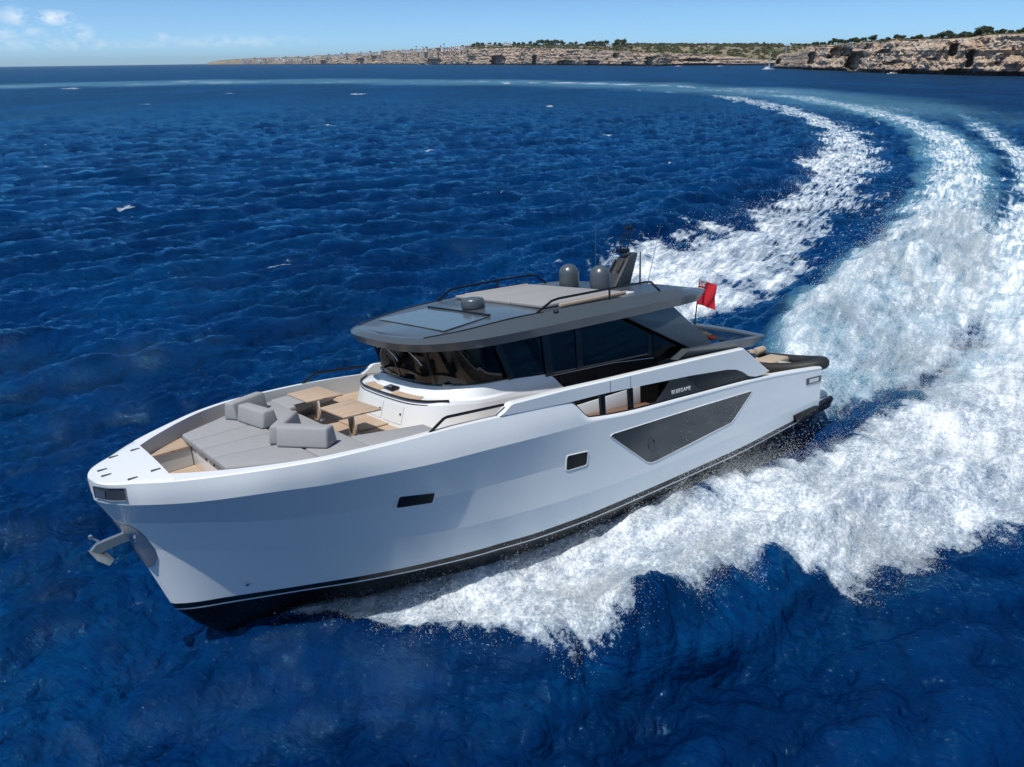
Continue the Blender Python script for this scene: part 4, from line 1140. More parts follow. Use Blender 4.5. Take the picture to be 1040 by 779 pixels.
# ---- windows in the hull sides
def rrect(x0, z0, x1, z1, x2, z2, x3, z3, r=.12, n=4):
    """rounded quad through four corners, in x-z"""
    P = [Vector((x0, z0)), Vector((x1, z1)), Vector((x2, z2)), Vector((x3, z3))]; out = []
    for i in range(4):
        a, b, c = P[i - 1], P[i], P[(i + 1) % 4]
        d1 = (a - b); d2 = (c - b); rr = min(r, d1.length * .4, d2.length * .4)
        p, q = b + d1.normalized() * rr, b + d2.normalized() * rr
        for k in range(n + 1):
            t_ = k / n; out.append(p * (1 - t_) ** 2 + b * 2 * t_ * (1 - t_) + q * t_ * t_)
    return out
def scale_poly(P, d):
    """shrink (d>0) a convex outline"""
    n = len(P); c = sum(P, Vector((0, 0))) / n; out = []
    for p in P:
        v = p - c; out.append(c + v * max(.1, 1 - d / v.length))
    return out
def hull_window(P, name, glassm, side, fw=.045):
    mb = MB(); mb.prism([hull_pt(p.x, p.y, .004, side) for p in P], Vector((0, .006 * side, 0)))
    g = part(mb, name, glassm, hull)
    A = scale_poly(P, -fw); B = scale_poly(P, .006); n = len(P)
    mb = MB()
    r0 = [hull_pt(p.x, p.y, .002, side) for p in A]; r1 = [hull_pt(p.x, p.y, .016, side) for p in scale_poly(P, -fw * .55)]
    r2 = [hull_pt(p.x, p.y, .016, side) for p in scale_poly(P, -.005)]; r3 = [hull_pt(p.x, p.y, .003, side) for p in B]
    for q in (r0, r1, r2, r3): q.append(q[0])
    mb.grid([r0, r1, r2, r3]); mb.build('frame', mat('frame_silver', (.82, .83, .84), .3), g)
    return g
for side in (1, -1):
    w1 = hull_window(rrect(16.92, 2.49, 16.18, 2.36, 16.21, 2.13, 16.95, 2.22, .05), 'portlight', BLACKG, side)
    w2 = hull_window(rrect(12.62, 2.13, 11.93, 2.04, 11.97, 1.72, 12.64, 1.77, .07), 'portlight', BLACKG, side)
    big = [Vector(p) for p in ((11.13, 2.21), (11.02, 2.245), (9.6, 2.19), (7.5, 2.10), (5.5, 2.01), (5.10, 1.99), (5.06, 1.96), (5.98, 1.33), (6.12, 1.27), (7.8, 1.17), (9.4, 1.07), (9.62, 1.08), (9.8, 1.16))]
    g = hull_window(big, 'hull_window', PANEL, side, .035)
    mb = MB(); c = Vector((9.62, 1.60)); mb.tube([hull_pt(c.x + .12 * math.cos(a), c.y + .13 * math.sin(a), .016, side) for a in np.linspace(0, 2 * math.pi, 20, endpoint=False)], .014, 6, closed=True)
    mb.build('porthole', GREYD, g)
    # stern lamp
    mb = MB(); mb.prism([hull_pt(x, z, .004, side) for x, z in ((1.95, 1.69), (1.03, 1.62), (1.03, 1.42), (1.95, 1.48))], (0, .014 * side, 0)); lamp = part(mb, 'stern_lamp', GREYD, hull)
    mb = MB(); mb.prism([hull_pt(x, z, .019, side) for x, z in ((1.78, 1.64), (1.20, 1.59), (1.20, 1.47), (1.78, 1.51))], (0, .006 * side, 0)); mb.build('lens', mat('lens_white', (.7, .72, .72), .2), lamp)
    # black strip drawn for the dark recess along the swim platform
    mb = MB(); mb.prism([(2.62, side * 2.82, .60), (.0, side * 2.66, .66), (-.22, side * 2.62, .52), (.15, side * 2.66, .26), (2.5, side * 2.82, .34)], (0, .09 * side, 0)); part(mb, 'recess_strip', ANTIF, hull, bevel=.01)
    # drain
    mb = MB(); mb.tube([hull_pt(19.45, .85, .0, side), hull_pt(19.45, .85, .03, side)], .035, 10); part(mb, 'drain', STEEL, hull)

# ---- swim platform
mb = MB(); mb.prism([(1.05, -2.6, .60), (1.05, 2.6, .60), (.0, 2.6, .60), (-.25, 2.35, .60), (-.25, -2.35, .60), (.0, -2.6, .60)], (0, 0, .15))
part(mb, 'swim_platform', WHITE, bevel=.03)

# ---- white upper band above the hull top
BT = [(4.15, 2.42), (5.5, 3.35), (5.7, 3.36), (7.7, 3.47), (11.1, 3.62), (14.12, 3.78), (14.2, 3.775), (14.52, 3.575)]
BBm = [(4.15, 2.40), (4.82, 2.37), (5.2, 2.46), (5.5, 2.64), (5.85, 2.79), (6.3, 2.88), (8.0, 3.06), (9.3, 3.16), (11.25, 3.31), (12.4, 3.36), (14.36, 3.56), (14.52, 3.572)]
bx = np.concatenate([np.linspace(4.15, 6.4, 26), np.linspace(6.6, 14.1, 40), np.linspace(14.14, 14.52, 6)])
bt = np.interp(bx, *zip(*BT)); bb = np.interp(bx, *zip(*BBm)); bt = np.maximum(bt, bb + .012)
BANDY = lambda x: SHEER.y(x) + .012
for side in (1, -1):
    mb = MB(); rings = []
    for x, zt, zb in zip(bx, bt, bb):
        y = float(BANDY(x)); k = min(.035, (zt - zb) * .3)
        rings.append([(x, side * (y + .0), zb), (x, side * y, zt - k), (x, side * (y - .035), zt), (x, side * (y - .17), zt), (x, side * (y - .17), zb)])
    mb.loft(rings); up = part(mb, 'upper_coaming', HULLP, smooth=28)
    for xs in (11.07, 10.35):
        m2 = MB(); z0, z1 = float(np.interp(xs, *zip(*BBm))), float(np.interp(xs, *zip(*BT))); y = float(BANDY(xs))
        m2.prism([(xs - .008, side * (y + .002), z0), (xs + .008, side * (y + .002), z0), (xs + .008, side * (y + .002), z1 - .04), (xs - .008, side * (y + .002), z1 - .04)], (0, -.01 * side, 0)); m2.build('joint', GREYD, up)
    # black gasket along the hull top
    mb = MB(); gx = np.concatenate([np.linspace(4.4, 11.5, 40), np.linspace(11.6, 12.5, 16), np.linspace(12.6, 14.35, 10)])
    mb.tube([(x, side * (float(SHEER.y(x)) - .05), float(SHEER.z(x)) + .022) for x in gx], .026, 6); part(mb, 'gasket', BLACKG, yacht)
    # smoked side panel with the yacht's name
    px_ = np.linspace(4.7, 9.32, 40)
    mb = MB(); rings = []
    for x in px_:
        y = float(SHEER.y(x)) - .045; z0 = float(SHEER.z(x)) - .02; zt = float(np.interp(x, *zip(*BBm))) + .02
        if x > 8.75: zt = z0 + (zt - z0) * max(.06, (9.34 - x) / .59)
        rings.append([(x, side * y, z0), (x, side * y, zt), (x, side * (y - .05), zt), (x, side * (y - .05), z0)])
    mb.loft(rings); sp = part(mb, 'side_panel', mat('panel_black', (.020, .022, .026), .42, var=.1), yacht)
    mb = MB(); yy = float(SHEER.y(6.5)) - .038
    mb.prism([(x, side * (float(SHEER.y(x)) - .043), z) for x, z in ((8.0, 3.03), (7.42, 2.60), (7.25, 2.56), (5.2, 2.44), (5.55, 2.66), (5.9, 2.79), (6.35, 2.87))], (0, side * .012, 0)); wd = mb.build('window', BLACKG, sp)
    mb = MB(); mb.tube([(x, side * (float(SHEER.y(x)) - .028), z) for x, z in ((8.0, 3.0), (7.42, 2.58), (7.2, 2.545), (5.2, 2.43))], .014, 6); mb.build('frame', RUBBER, wd)
    tc = bpy.data.curves.new('lettering', 'FONT'); tc.body = 'BLUEGAME'; tc.size = .150; tc.extrude = .004; tc.space_character = 1.12; tc.align_x = 'CENTER'; tc.offset = 0
    to = bpy.data.objects.new('lettering', tc); COL.objects.link(to); to.parent = sp
    to.rotation_euler = (math.pi / 2, .055 * side, math.pi if side > 0 else 0)
    to.location = (8.32, side * (float(SHEER.y(8.3)) - .036), 2.68)
    bpy.context.view_layer.update()
    tm_ = bpy.data.meshes.new_from_object(to.evaluated_get(bpy.context.evaluated_depsgraph_get()))
    tm_.materials.clear(); tm_.materials.append(mat('letter_white', (.85, .86, .88), .4))
    lo = bpy.data.objects.new('lettering', tm_); COL.objects.link(lo); lo.parent = sp; lo.rotation_euler = to.rotation_euler; lo.location = to.location
    bpy.data.objects.remove(to); lo.name = 'lettering'
    for xs in (11.22, 10.22):
        m2 = MB(); y = float(SHEER.y(xs)) - .09; m2.prism([(xs - .08, side * y, 2.5), (xs + .06, side * y, 2.5), (xs + .10, side * y, 3.36), (xs - .06, side * y, 3.36)], (0, -.07 * side, 0)); part(m2, 'stanchion', BLACKG, yacht)
    # side deck locker seen through the opening: white face, brown wooden cap
    mb = MB(); mb.box((10.6, side * 2.15, 2.62), (2.9, .10, .60)); lk = part(mb, 'side_locker', WHITE, bevel=.02)
    mb = MB(); mb.prism([(9.0, side * 2.22, 2.34), (12.2, side * 2.22, 2.62), (12.2, side * 2.52, 2.62), (9.0, side * 2.52, 2.34)], (0, 0, .09)); mb.build('wooden_step', BROWN, lk)

# ---- forward handrails on the bulwarks
for side in (1, -1):
    mb = MB(); P = [(16.22, side * 3.02, 3.63), (15.86, side * 3.02, 3.84), (15.78, side * 3.02, 3.855), (14.35, side * 3.0, 3.765)]
    mb.tube(P, .032, 8); part(mb, 'handrail', BLACKG)

# ---- cabin: white lower body wrapping round under the windscreen
def sym(P):
    """half outline from centre front to aft, mirrored: returns starboard aft -> port aft"""
    return [(x, -y, z) for x, y, z in P[::-1]] + [(x, y, z) for x, y, z in P[1:]]
def dense(P, n=60):
    P = np.array(P, float); L = np.concatenate([[0], np.cumsum(np.linalg.norm(np.diff(P, axis=0), axis=1))]); u = np.linspace(0, L[-1], n)
    return np.stack([pchip(L, P[:, i])(u) for i in range(3)], 1)
def densew(P, n=60):
    """resampled by the index of the control points, so that outlines keep matching one another"""
    P = np.array(P, float); k = np.arange(len(P)); u = np.linspace(0, len(P) - 1, n)
    return np.stack([pchip(k, P[:, i])(u) for i in range(3)], 1)
C0 = [(15.76, 0, 3.05), (15.73, .85, 3.05), (15.56, 1.50, 3.05), (15.16, 1.95, 3.05), (14.3, 2.2, 3.05), (13.4, 2.2, 3.0), (12.6, 2.25, 2.8), (11.75, 2.27, 2.6)]
C1 = [(15.54, 0, 3.70), (15.51, .85, 3.70), (15.34, 1.48, 3.70), (14.95, 1.90, 3.69), (14.2, 2.14, 3.62), (13.4, 2.16, 3.58), (12.6, 2.22, 3.5), (11.8, 2.25, 3.36)]
C1b = [(15.51, 0, 3.76), (15.48, .85, 3.76), (15.31, 1.46, 3.76), (14.93, 1.87, 3.755), (14.18, 2.12, 3.69), (13.38, 2.14, 3.66), (12.6, 2.2, 3.57), (11.85, 2.235, 3.42)]
C2 = [(15.16, 0, 3.79), (15.13, .75, 3.79), (14.98, 1.25, 3.79), (14.70, 1.66, 3.78), (14.12, 2.04, 3.73), (13.36, 2.12, 3.72), (12.6, 2.18, 3.64), (11.95, 2.22, 3.52)]
C3 = [(15.00, 0, 3.99), (14.97, .68, 3.99), (14.82, 1.16, 3.99), (14.46, 1.66, 4.0), (13.95, 1.98, 4.0), (13.3, 2.07, 3.99), (12.7, 2.11, 3.96), (12.35, 2.14, 3.93)]
C4 = [(15.28, 0, 4.97), (15.25, .72, 4.97), (15.08, 1.24, 4.97), (14.78, 1.72, 4.97), (14.25, 2.03, 4.97), (13.6, 2.12, 4.97), (13.0, 2.15, 4.97), (12.65, 2.16, 4.97)]
mb = MB(); mb.keep = True
D = [densew(sym(c), 121) for c in (C0, C1, C1b, C2, C3)]
mb.grid([D[0].tolist(), D[1].tolist()]); mb.grid([D[1].tolist(), D[2].tolist()]); mb.grid([D[2].tolist(), D[3].tolist()]); mb.grid([D[3].tolist(), (D[3] * .55 + D[4] * .45 + np.array([0, 0, .03])).tolist(), D[4].tolist()])
for sgn in (0, -1):     # aft ends
    q = [D[i][sgn] for i in range(5)]; mb.add([tuple(p) for p in q] + [(11.6, q[0][1] * .97, 3.0)], [(0, 1, 2, 3, 4, 5)])
cabin = part(mb, 'cabin', WHITE, smooth=60)
# black grab rail round the front of the ledge, and teak on the ledge
mb = MB(); r = densew(sym(C1b[:4]), 50) + np.array([.02, 0, .03]); mb.tube(r.tolist(), .026, 8); cr1 = mb.build('grab_rail', BLACKG, cabin)
mb = MB(); r = densew(sym(C1b[:4]), 50) + np.array([.035, 0, -.06]); mb.tube(r.tolist(), .012, 6); mb.build('gasket', BLACKG, cabin)
for ya, yb in ((.18, 1.3), (-1.3, -.32)):
    a = densew(sym(C1b[:5]), 200); b = densew(sym(C2[:5]), 200)
    k = [i for i in range(200) if ya < a[i][1] < yb]
    mb = MB(); mb.grid([(a[k] * .86 + b[k] * .14 + np.array([0, 0, .010])).tolist(), (a[k] * .22 + b[k] * .78 + np.array([0, 0, .010])).tolist()]); mb.build('teak_strip', TEAK, cabin)
mb = MB(); mb.prism([(15.34, -.30, 3.79), (15.36, .12, 3.79), (15.14, .12, 3.81), (15.13, -.30, 3.81)], (0, 0, .05)); ht = mb.build('hatch', BLACKG, cabin, bevel=.01)
mb = MB(); mb.tube([(15.3, -.2, 3.86), (15.3, 0, 3.87)], .016, 6); mb.build('handle', STEEL, ht)
# locker doors in the cabin front
for y0, y1 in ((-.75, .12), (.16, .95)):
    a = densew(sym(C0), 401); b = densew(sym(C1), 401)
    ka = [i for i in range(401) if y0 <= a[i][1] <= y1 and a[i][0] > 14.5]
    mb = MB(); off_ = np.array([.012, 0, 0])
    mb.grid([(a[ka] * .72 + b[ka] * .28 + off_).tolist(), (a[ka] * .12 + b[ka] * .88 + off_).tolist()]); dr = mb.build('locker_door', WHITE, cabin)
    mid = a[ka[int(len(ka) * .86)]] * .4 + b[ka[int(len(ka) * .86)]] * .6
    m2 = MB(); m2.tube([tuple(mid + np.array([.0, 0, 0])), tuple(mid + np.array([.03, 0, 0]))], .028, 10); m2.build('knob', GREYD, dr)

# ---- glazing
G3, G4 = densew(sym(C3), 121), densew(sym(C4), 121)
mb = MB(); mb.grid([(G3 * (1 - f) + G4 * f).tolist() for f in (0, .33, .66, 1)])
ws = part(mb, 'windscreen', GLASS, smooth=60)
def mullion(i, w, m=BLACKG, name='mullion', parent=None, outset=.012):
    a, b = Vector(G3[i]), Vector(G4[i]); t_ = Vector(G3[min(i + 1, 120)] - G3[max(i - 1, 0)]).normalized()
    n = t_.cross((b - a)).normalized()
    if n.dot(Vector((a.x - 13.2, a.y, 0))) < 0: n = -n
    mb = MB(); mb.prism([a - t_ * w + n * outset, a + t_ * w + n * outset, b + t_ * w + n * outset, b - t_ * w + n * outset], -n * .05)
    return mb.build(name, m, parent or ws)
for i in (16, 33, 43, 60, 77, 87, 104): mullion(i, .07 if i in (16, 104) else .05 if i != 60 else .03)
mb = MB(); mb.tube((G3 + np.array([0, 0, .012])).tolist(), .028, 6); mb.build('lower_seal', BLACKG, ws)
mb = MB(); mb.grid([(G4 * .87 + G3 * .13 + np.array([.015, 0, 0]))[22:99].tolist(), (G4 + np.array([.03, 0, -.005]))[22:99].tolist()]); brow = mb.build('brow', BLACKG, ws)
for y in (-1.1, -.8, -.45, -.1, .35):
    mb = MB(); mb.tube([(15.36 - .09 * y * y, y, 4.93), (15.42 - .09 * y * y, y, 4.92)], .022, 8); mb.build('lamp', WHITE, brow)
for y in (-.95, -.2, .75):
    mb = MB(); mb.tube([(15.34 - .1 * y * y, y, 4.9), (15.22 - .1 * y * y, y + .35, 4.62), (15.18 - .1 * y * y, y + .42, 4.5)], .014, 6); mb.build('wiper_arm', STEEL, ws)
mb = MB(); mb.tube([(15.08, -.8, 4.06), (15.06, -.1, 4.05), (15.03, .6, 4.06)], .018, 6); mb.build('wiper_blade', BLACKG, ws)
for side in (1, -1):
    mb = MB()
    mb.prism([(13.36, side * 2.12, 3.98), (12.3, side * 2.15, 3.88), (12.1, side * 2.16, 3.5), (11.9, side * 2.17, 2.55), (8.55, side * 2.17, 2.25), (8.45, side * 2.17, 4.95), (13.75, side * 2.14, 4.96)], (0, -.02 * side, 0))
    sg = part(mb, 'side_window', GLASSD)
    for x0_, x1_, w in ((13.42, 13.80, .09), (12.28, 12.36, .12), (11.28, 11.30, .10), (8.62, 8.58, .20)):
        m2 = MB(); zb = float(np.interp(x0_, [8, 11.9, 12.3, 13.5], [2.3, 2.55, 3.9, 4.0])); m2.prism([(x0_ - w, side * 2.185, zb), (x0_ + w, side * 2.185, zb), (x1_ + w, side * 2.175, 4.95), (x1_ - w, side * 2.175, 4.95)], (0, -.03 * side, 0)); m2.build('frame', BLACKG, sg)
    m2 = MB(); m2.tube([(12.2, side * 2.19, 3.83), (10.2, side * 2.2, 3.74), (8.6, side * 2.2, 3.57)], .012, 6); m2.build('trim', STEEL, sg)
    m2 = MB(); m2.prism([(12.0, side * 2.18, 3.78), (8.5, side * 2.19, 3.52), (8.55, side * 2.18, 2.25), (11.9, side * 2.18, 2.5)], (0, -.02 * side, 0)); m2.build('lower_panel', BLACKG, sg)
# interior seen through the glass
mb = MB(); mb.box((11.4, 0, 3.0), (5.8, 4.1, .06)); inter = part(mb, 'interior', BROWN)
mb = MB(); mb.prism([(14.75, -1.5, 3.95), (14.75, 1.5, 3.95), (14.0, 1.7, 3.9), (14.0, -1.7, 3.9)], (0, 0, .08)); mb.box((14.05, -.5, 4.08), (.3, 1.0, .26)); mb.build('dashboard', mat('dash_grey', (.34, .35, .34), .6), inter, bevel=.02)
mb = MB(); mb.box((8.62, 0, 3.9), (.08, 4.2, 2.0)); mb.build('bulkhead', mat('dark_wood', (.09, .055, .035), .5, var=.2), inter)
for y in (-.75, .15):
    mb = MB(); mb.box((13.2, y, 3.75), (.55, .6, .18)); mb.box((12.95, y, 4.15), (.14, .58, .75)); mb.box((13.2, y, 3.4), (.2, .2, .7)); mb.build('helm_seat', TAN, inter, bevel=.04)
mb = MB(); mb.box((11.0, -1.4, 3.4), (2.4, .9, .45)); mb.box((11.0, -1.8, 3.8), (2.4, .2, .6)); mb.build('sofa', CUSHL, inter, bevel=.06)

# ---- roof
RO = [(15.66, 0, 5.06), (15.63, .8, 5.06), (15.48, 1.38, 5.065), (15.22, 1.80, 5.07), (14.3, 2.38, 5.09), (13, 2.56, 5.11), (10.5, 2.62, 5.12), (8, 2.56, 5.11), (7.0, 2.38, 5.09), (6.25, 2.12, 5.06), (5.98, 1.75, 5.05), (5.92, 0, 5.05)]
RB = [(15.57, 0, 4.875), (15.54, 0.78, 4.875), (15.4, 1.34, 4.88), (15.14, 1.74, 4.885), (14.25, 2.3, 4.895), (13, 2.47, 4.905), (10.5, 2.53, 4.895), (8, 2.46, 4.875), (7.1, 2.26, 4.835), (6.42, 2.02, 4.805), (6.2, 1.7, 4.805), (6.12, 0, 4.805)]
RC = [(15.50, 0, 5.15), (15.46, .72, 5.15), (15.36, 1.15, 5.155), (15.20, 1.48, 5.16), (14.3, 1.84, 5.235), (13, 2.02, 5.325), (10.5, 2.24, 5.36), (8, 2.26, 5.31), (7.1, 2.14, 5.22), (6.5, 1.94, 5.14), (6.25, 1.66, 5.10), (6.18, 0, 5.10)]
def ztop(x): return float(np.interp(x, [5.8, 6.9, 8, 9, 10.5, 12.2, 13, 14.3, 15.5], [5.08, 5.19, 5.26, 5.30, 5.32, 5.345, 5.315, 5.225, 5.15]))
mb = MB(); mb.keep = True
n_ = 141
R = [densew(sym(q), n_) for q in (RB, RO, RC)]
inner = R[2] * np.array([.0, .90, 0]) + np.array([0, 0, 0]); inner[:, 0] = R[2][:, 0] - np.sign(R[2][:, 0] - 10.5) * .08
inner[:, 2] = [ztop(x) for x in inner[:, 0]]
Rm = (R[1] * .5 + R[2] * .5); Rm[:, 2] += .018
mb.grid([R[0].tolist(), R[1].tolist()]); mb.grid([R[1].tolist(), Rm.tolist(), R[2].tolist()]); mb.grid([R[2].tolist(), inner.tolist()])
# top: span between the two halves
half = inner[:n_ // 2 + 1]; oth = inner[n_ // 2:][::-1]
rows = [(half * (1 - f) + oth * f + np.array([0, 0, .03 * 4 * f * (1 - f)])).tolist() for f in np.linspace(0, 1, 13)]
mb.grid(rows)
half = R[0][:n_ // 2 + 1]; oth = R[0][n_ // 2:][::-1]
mb.grid([(half * (1 - f) + oth * f).tolist() for f in np.linspace(0, 1, 7)], 1, flip=True)
roof = part(mb, 'roof', [GREYP, GREYD], smooth=40)
def rz(x, y): return ztop(x) + .03 * (1 - (y / 1.9) ** 2)
mb = MB()
mb.prism([(14.66, -1.46, rz(14.66, 1.46) + .012), (14.70, 0, rz(14.7, 0) + .016), (14.66, 1.46, rz(14.66, 1.46) + .012), (13.30, 1.29, rz(13.3, 1.29) + .012), (13.30, 0, rz(13.3, 0) + .016), (13.30, -1.29, rz(13.3, 1.29) + .012)], (0, 0, .008))
sk = mb.build('skylight', SKYL, roof)
mb = MB(); mb.box((13.27, 0, rz(13.27, 0) + .025), (.06, 2.6, .05)); mb.build('frame', BLACKG, sk)
for side in (1, -1):
    r = dense([(p[0], p[1] * side, p[2] + .008) for p in RC[3:7]], 30)
    mb = MB(); mb.tube([q for q in r.tolist() if q[0] > 12.3], .016, 6); mb.build('seam', BLACKG, roof)
    mb = MB()
    f = [(12.47, 2.06, 5.35), (12.05, 2.11, 5.57), (11.85, 2.13, 5.60), (10.2, 2.24, 5.63), (8.95, 2.27, 5.63), (8.75, 2.27, 5.61), (8.35, 2.24, 5.32)]
    mb.tube([(x, y * side, z) for x, y, z in f], .03, 8); rl = mb.build('roof_rail', BLACKG, roof)
    mb = MB(); mb.tube([(10.25, 2.235 * side, 5.34), (10.25, 2.235 * side, 5.63)], .026, 8); mb.build('post', BLACKG, rl)
    mb = MB(); mb.box((12.05, side * 2.24, 5.31), (.12, .05, .05)); mb.tube([(12.1, side * 2.24, 5.32), (12.1, side * 2.24, 5.38)], .018, 6); mb.tube([(12.0, side * 2.24, 5.32), (12.0, side * 2.24, 5.38)], .018, 6); mb.build('cleat', BLACKG, roof)
    # raised tan side of the lounging well
    mb = MB(); mb.box((10.5, side * 1.93, 5.39), (2.3, .10, .10)); mb.build('well_side', TAN, roof, bevel=.03)
mb = MB(); mb.lathe([(.001, .27), (.22, .268), (.27, .25), (.29, .2), (.30, .07), (.29, .03), (.001, .03)], (12.8, 0.02, rz(12.95, 0) - .01), 28); rd = mb.build('radar', GREYP, roof, smooth=50)
mb = MB(); mb.lathe([(.24, 0), (.24, .05)], (12.8, .02, rz(12.95, 0) - .01), 24); mb.build('base', BLACKG, rd)
for k, (ya, yb) in enumerate(((-1.8, -.6), (-.58, .58), (.6, 1.8))):
    mb = MB(); mb.prism([(12.08, ya, 5.36), (12.08, yb, 5.36), (9.35, yb, 5.335), (9.35, ya, 5.335)], (0, 0, .095)); mb.build('sun_pad', CUSHL, roof, bevel=.03, seg=3)
mb = MB(); mb.box((9.1, 1.72, 5.33), (.35, .3, .08)); mb.build('locker', WHITE, roof, bevel=.02)
for y in (-.62, .62):
    mb = MB(); P = [(.25, 0), (.275, .05), (.285, .12), (.288, .42)] + [(.288 * math.cos(a), .42 + .29 * math.sin(a)) for a in np.linspace(.12, 1.5, 10)]
    mb.lathe([(.001, 0)] + P + [(.001, .712)], (8.9, y, 5.30), 30); mb.build('satellite_dome', GREYP, roof, smooth=50)
# mast
mb = MB(); mb.loft([[(7.95, -.26, 5.26), (7.95, .26, 5.26), (7.30, .26, 5.22), (7.30, -.26, 5.22)], [(7.32, -.22, 6.0), (7.32, .22, 6.0), (6.88, .22, 6.12), (6.88, -.22, 6.12)], [(7.24, -.2, 6.06), (7.24, .2, 6.06), (6.92, .2, 6.16), (6.92, -.2, 6.16)]])
mast = mb.build('mast', mat('mast_grey', (.045, .05, .056), .4, .1), roof, bevel=.02)
mb = MB()
for y in (-.14, .14): mb.tube([(7.3, y, 6.15), (7.0, y, 6.85)], .02, 6)
for f in (.0, .25, .5, .75, 1.0): mb.tube([(7.3 - .3 * f, -.14, 6.17 + .68 * f), (7.3 - .3 * f, .14, 6.17 + .68 * f)], .018, 6)
mb.tube([(7.0, -.14, 6.85), (7.0, .14, 6.85)], .04, 8); mb.box((7.28, 0, 6.24), (.2, .34, .1)); mb.tube([(7.0, 0, 6.85), (6.97, 0, 6.98)], .035, 8)
mb.build('lamp_frame', BLACKG, mast)
for y in (-.2, .12):
    mb = MB(); mb.tube([(7.40, y, 5.98), (7.66, y, 5.68)], .04, 8); mb.build('searchlight', BLACKG, mast)
for p, q, w in (((7.2, .55, 5.25), (7.15, .55, 6.2), .034), ((7.0, .66, 5.26), (6.35, .66, 6.95), .010), ((7.9, -.55, 5.3), (7.75, -.6, 7.15), .009), ((8.35, 0.1, 5.3), (8.33, .1, 6.05), .022)):
    mb = MB(); mb.tube([p, q], [w, w * .6], 6); mb.build('antenna', GREYP, mast)

# ---- roof buttresses, aft terrace with its grey surround
for side in (1, -1):
    mb = MB(); mb.prism([(10.0, side * 2.40, 4.945), (9.6, side * 2.42, 5.0), (8.35, side * 2.42, 5.0), (8.1, side * 2.42, 4.93), (6.45, side * 2.52, 3.63), (7.32, side * 2.52, 3.60)], (0, -.10 * side, 0)); bt_ = part(mb, 'roof_buttress', GREYP, bevel=.012)
    mb = MB(); mb.prism([(8.6, side * 2.2, 4.6), (7.1, side * 2.3, 3.6), (8.6, side * 2.2, 3.4)], (0, -.02 * side, 0)); mb.build('quarter_window', GLASSD, bt_)
    mb = MB(); mb.tube([(8.2, side * 2.44, 4.99), (7.75, side * 2.42, 4.96), (7.55, side * 2.3, 4.94)], .05, 8); mb.build('bracket', GREYD, bt_)
# U shaped surround: profile swept round the terrace
path = [(8.22, 2.70, 3.50, .02), (7.74, 2.72, 3.70, .24), (6.0, 2.76, 3.59, .28), (4.7, 2.76, 3.50, .27), (4.15, 2.72, 3.46, .24), (3.95, 2.5, 3.46, .2), (3.85, 1.6, 3.50, .2), (3.80, .8, 3.52, .2), (3.80, 0, 3.53, .2)]
path = path + [(x, -y, z, h) for x, y, z, h in path[-2::-1]]
mb = MB(); rings = []
for i, (x, y, z, h) in enumerate(path):
    a = Vector(path[max(i - 1, 0)][:2]); b = Vector(path[min(i + 1, len(path) - 1)][:2]); t_ = (b - a).normalized(); nrm = Vector((-t_.y, t_.x))
    c = Vector((x, y))
    if nrm.dot(Vector((6.5, 0)) - c) < 0: nrm = -nrm
    inn = c + nrm * .26; out_b = c + nrm * .10; in_b = c + nrm * .30
    rings.append([(c.x, c.y, z), (inn.x, inn.y, z - .01), (in_b.x, in_b.y, z - h), (out_b.x + (.55 if 0 < i < len(path) - 1 and x < 4.2 else 0), out_b.y, z - h)])
mb.loft(rings); part(mb, 'terrace_surround', GREYP, smooth=25)
mb = MB(); mb.prism([(8.4, -2.5, 3.0), (8.4, 2.5, 3.0), (4.6, 2.5, 3.0), (4.6, -2.5, 3.0)], (0, 0, .05)); part(mb, 'terrace_floor', GREYD)
mb = MB(); mb.box((6.2, .6, 3.30), (1.5, 1.7, .12)); part(mb, 'aft_cushion', CUSHL, bevel=.04, seg=3)
mb = MB(); mb.box((8.0, 1.5, 3.25), (.9, .8, .14)); part(mb, 'aft_cushion', CUSHL, bevel=.04, seg=3)
mb = MB(); mb.box((4.75, .6, 3.32), (.9, 1.4, .12)); part(mb, 'aft_cushion', CUSHL, bevel=.04, seg=3)
mb = MB(); mb.prism([(5.6, 2.36, 3.52), (4.3, 2.36, 3.44), (4.2, .3, 3.48), (5.5, .3, 3.5)], (0, 0, .012)); part(mb, 'glass_infill', GLASSD)
mb = MB(); mb.box((5.0, 0, 2.4), (1.2, 5.2, 1.1)); part(mb, 'aft_bulkhead', GREYD, bevel=.03)

# ---- bow lounge
ZC = 3.53
mb = MB(); mb.prism([(19.52, -1.40, 2.85), (19.52, 1.38, 2.85), (18.0, 2.1, 2.85), (18.0, -2.1, 2.85)], (0, 0, .50)); lb = part(mb, 'lounge_base', WHITE, bevel=.02)
mb = MB(); mb.box((19.525, .72, 3.08), (.02, .22, .24)); mb.build('vent', BROWN, lb)
for y in (-.2, .3, 1.0):
    mb = MB(); mb.box((19.527, y, 3.24), (.02, .05, .04)); mb.build('hinge', GREYD, lb)
def pad(poly, name, z0=ZC - .17, z1=ZC, m=CUSH, parent=None, bev=.045):
    mb = MB(); mb.prism([(x, y, z0) for x, y in poly], (0, 0, z1 - z0)); return part(mb, name, m, parent, bevel=bev, seg=3)
g_ = .013
fy = [-1.46, -.80, -.05, .68, 1.44]; ry = [-2.36, -.95, -.02, .92, 2.38]
for k in range(4):
    pad([(19.62, fy[k] + g_), (19.62, fy[k + 1] - g_), (18.18, ry[k + 1] - g_), (18.18, ry[k] + g_)], 'sunbed_pad')
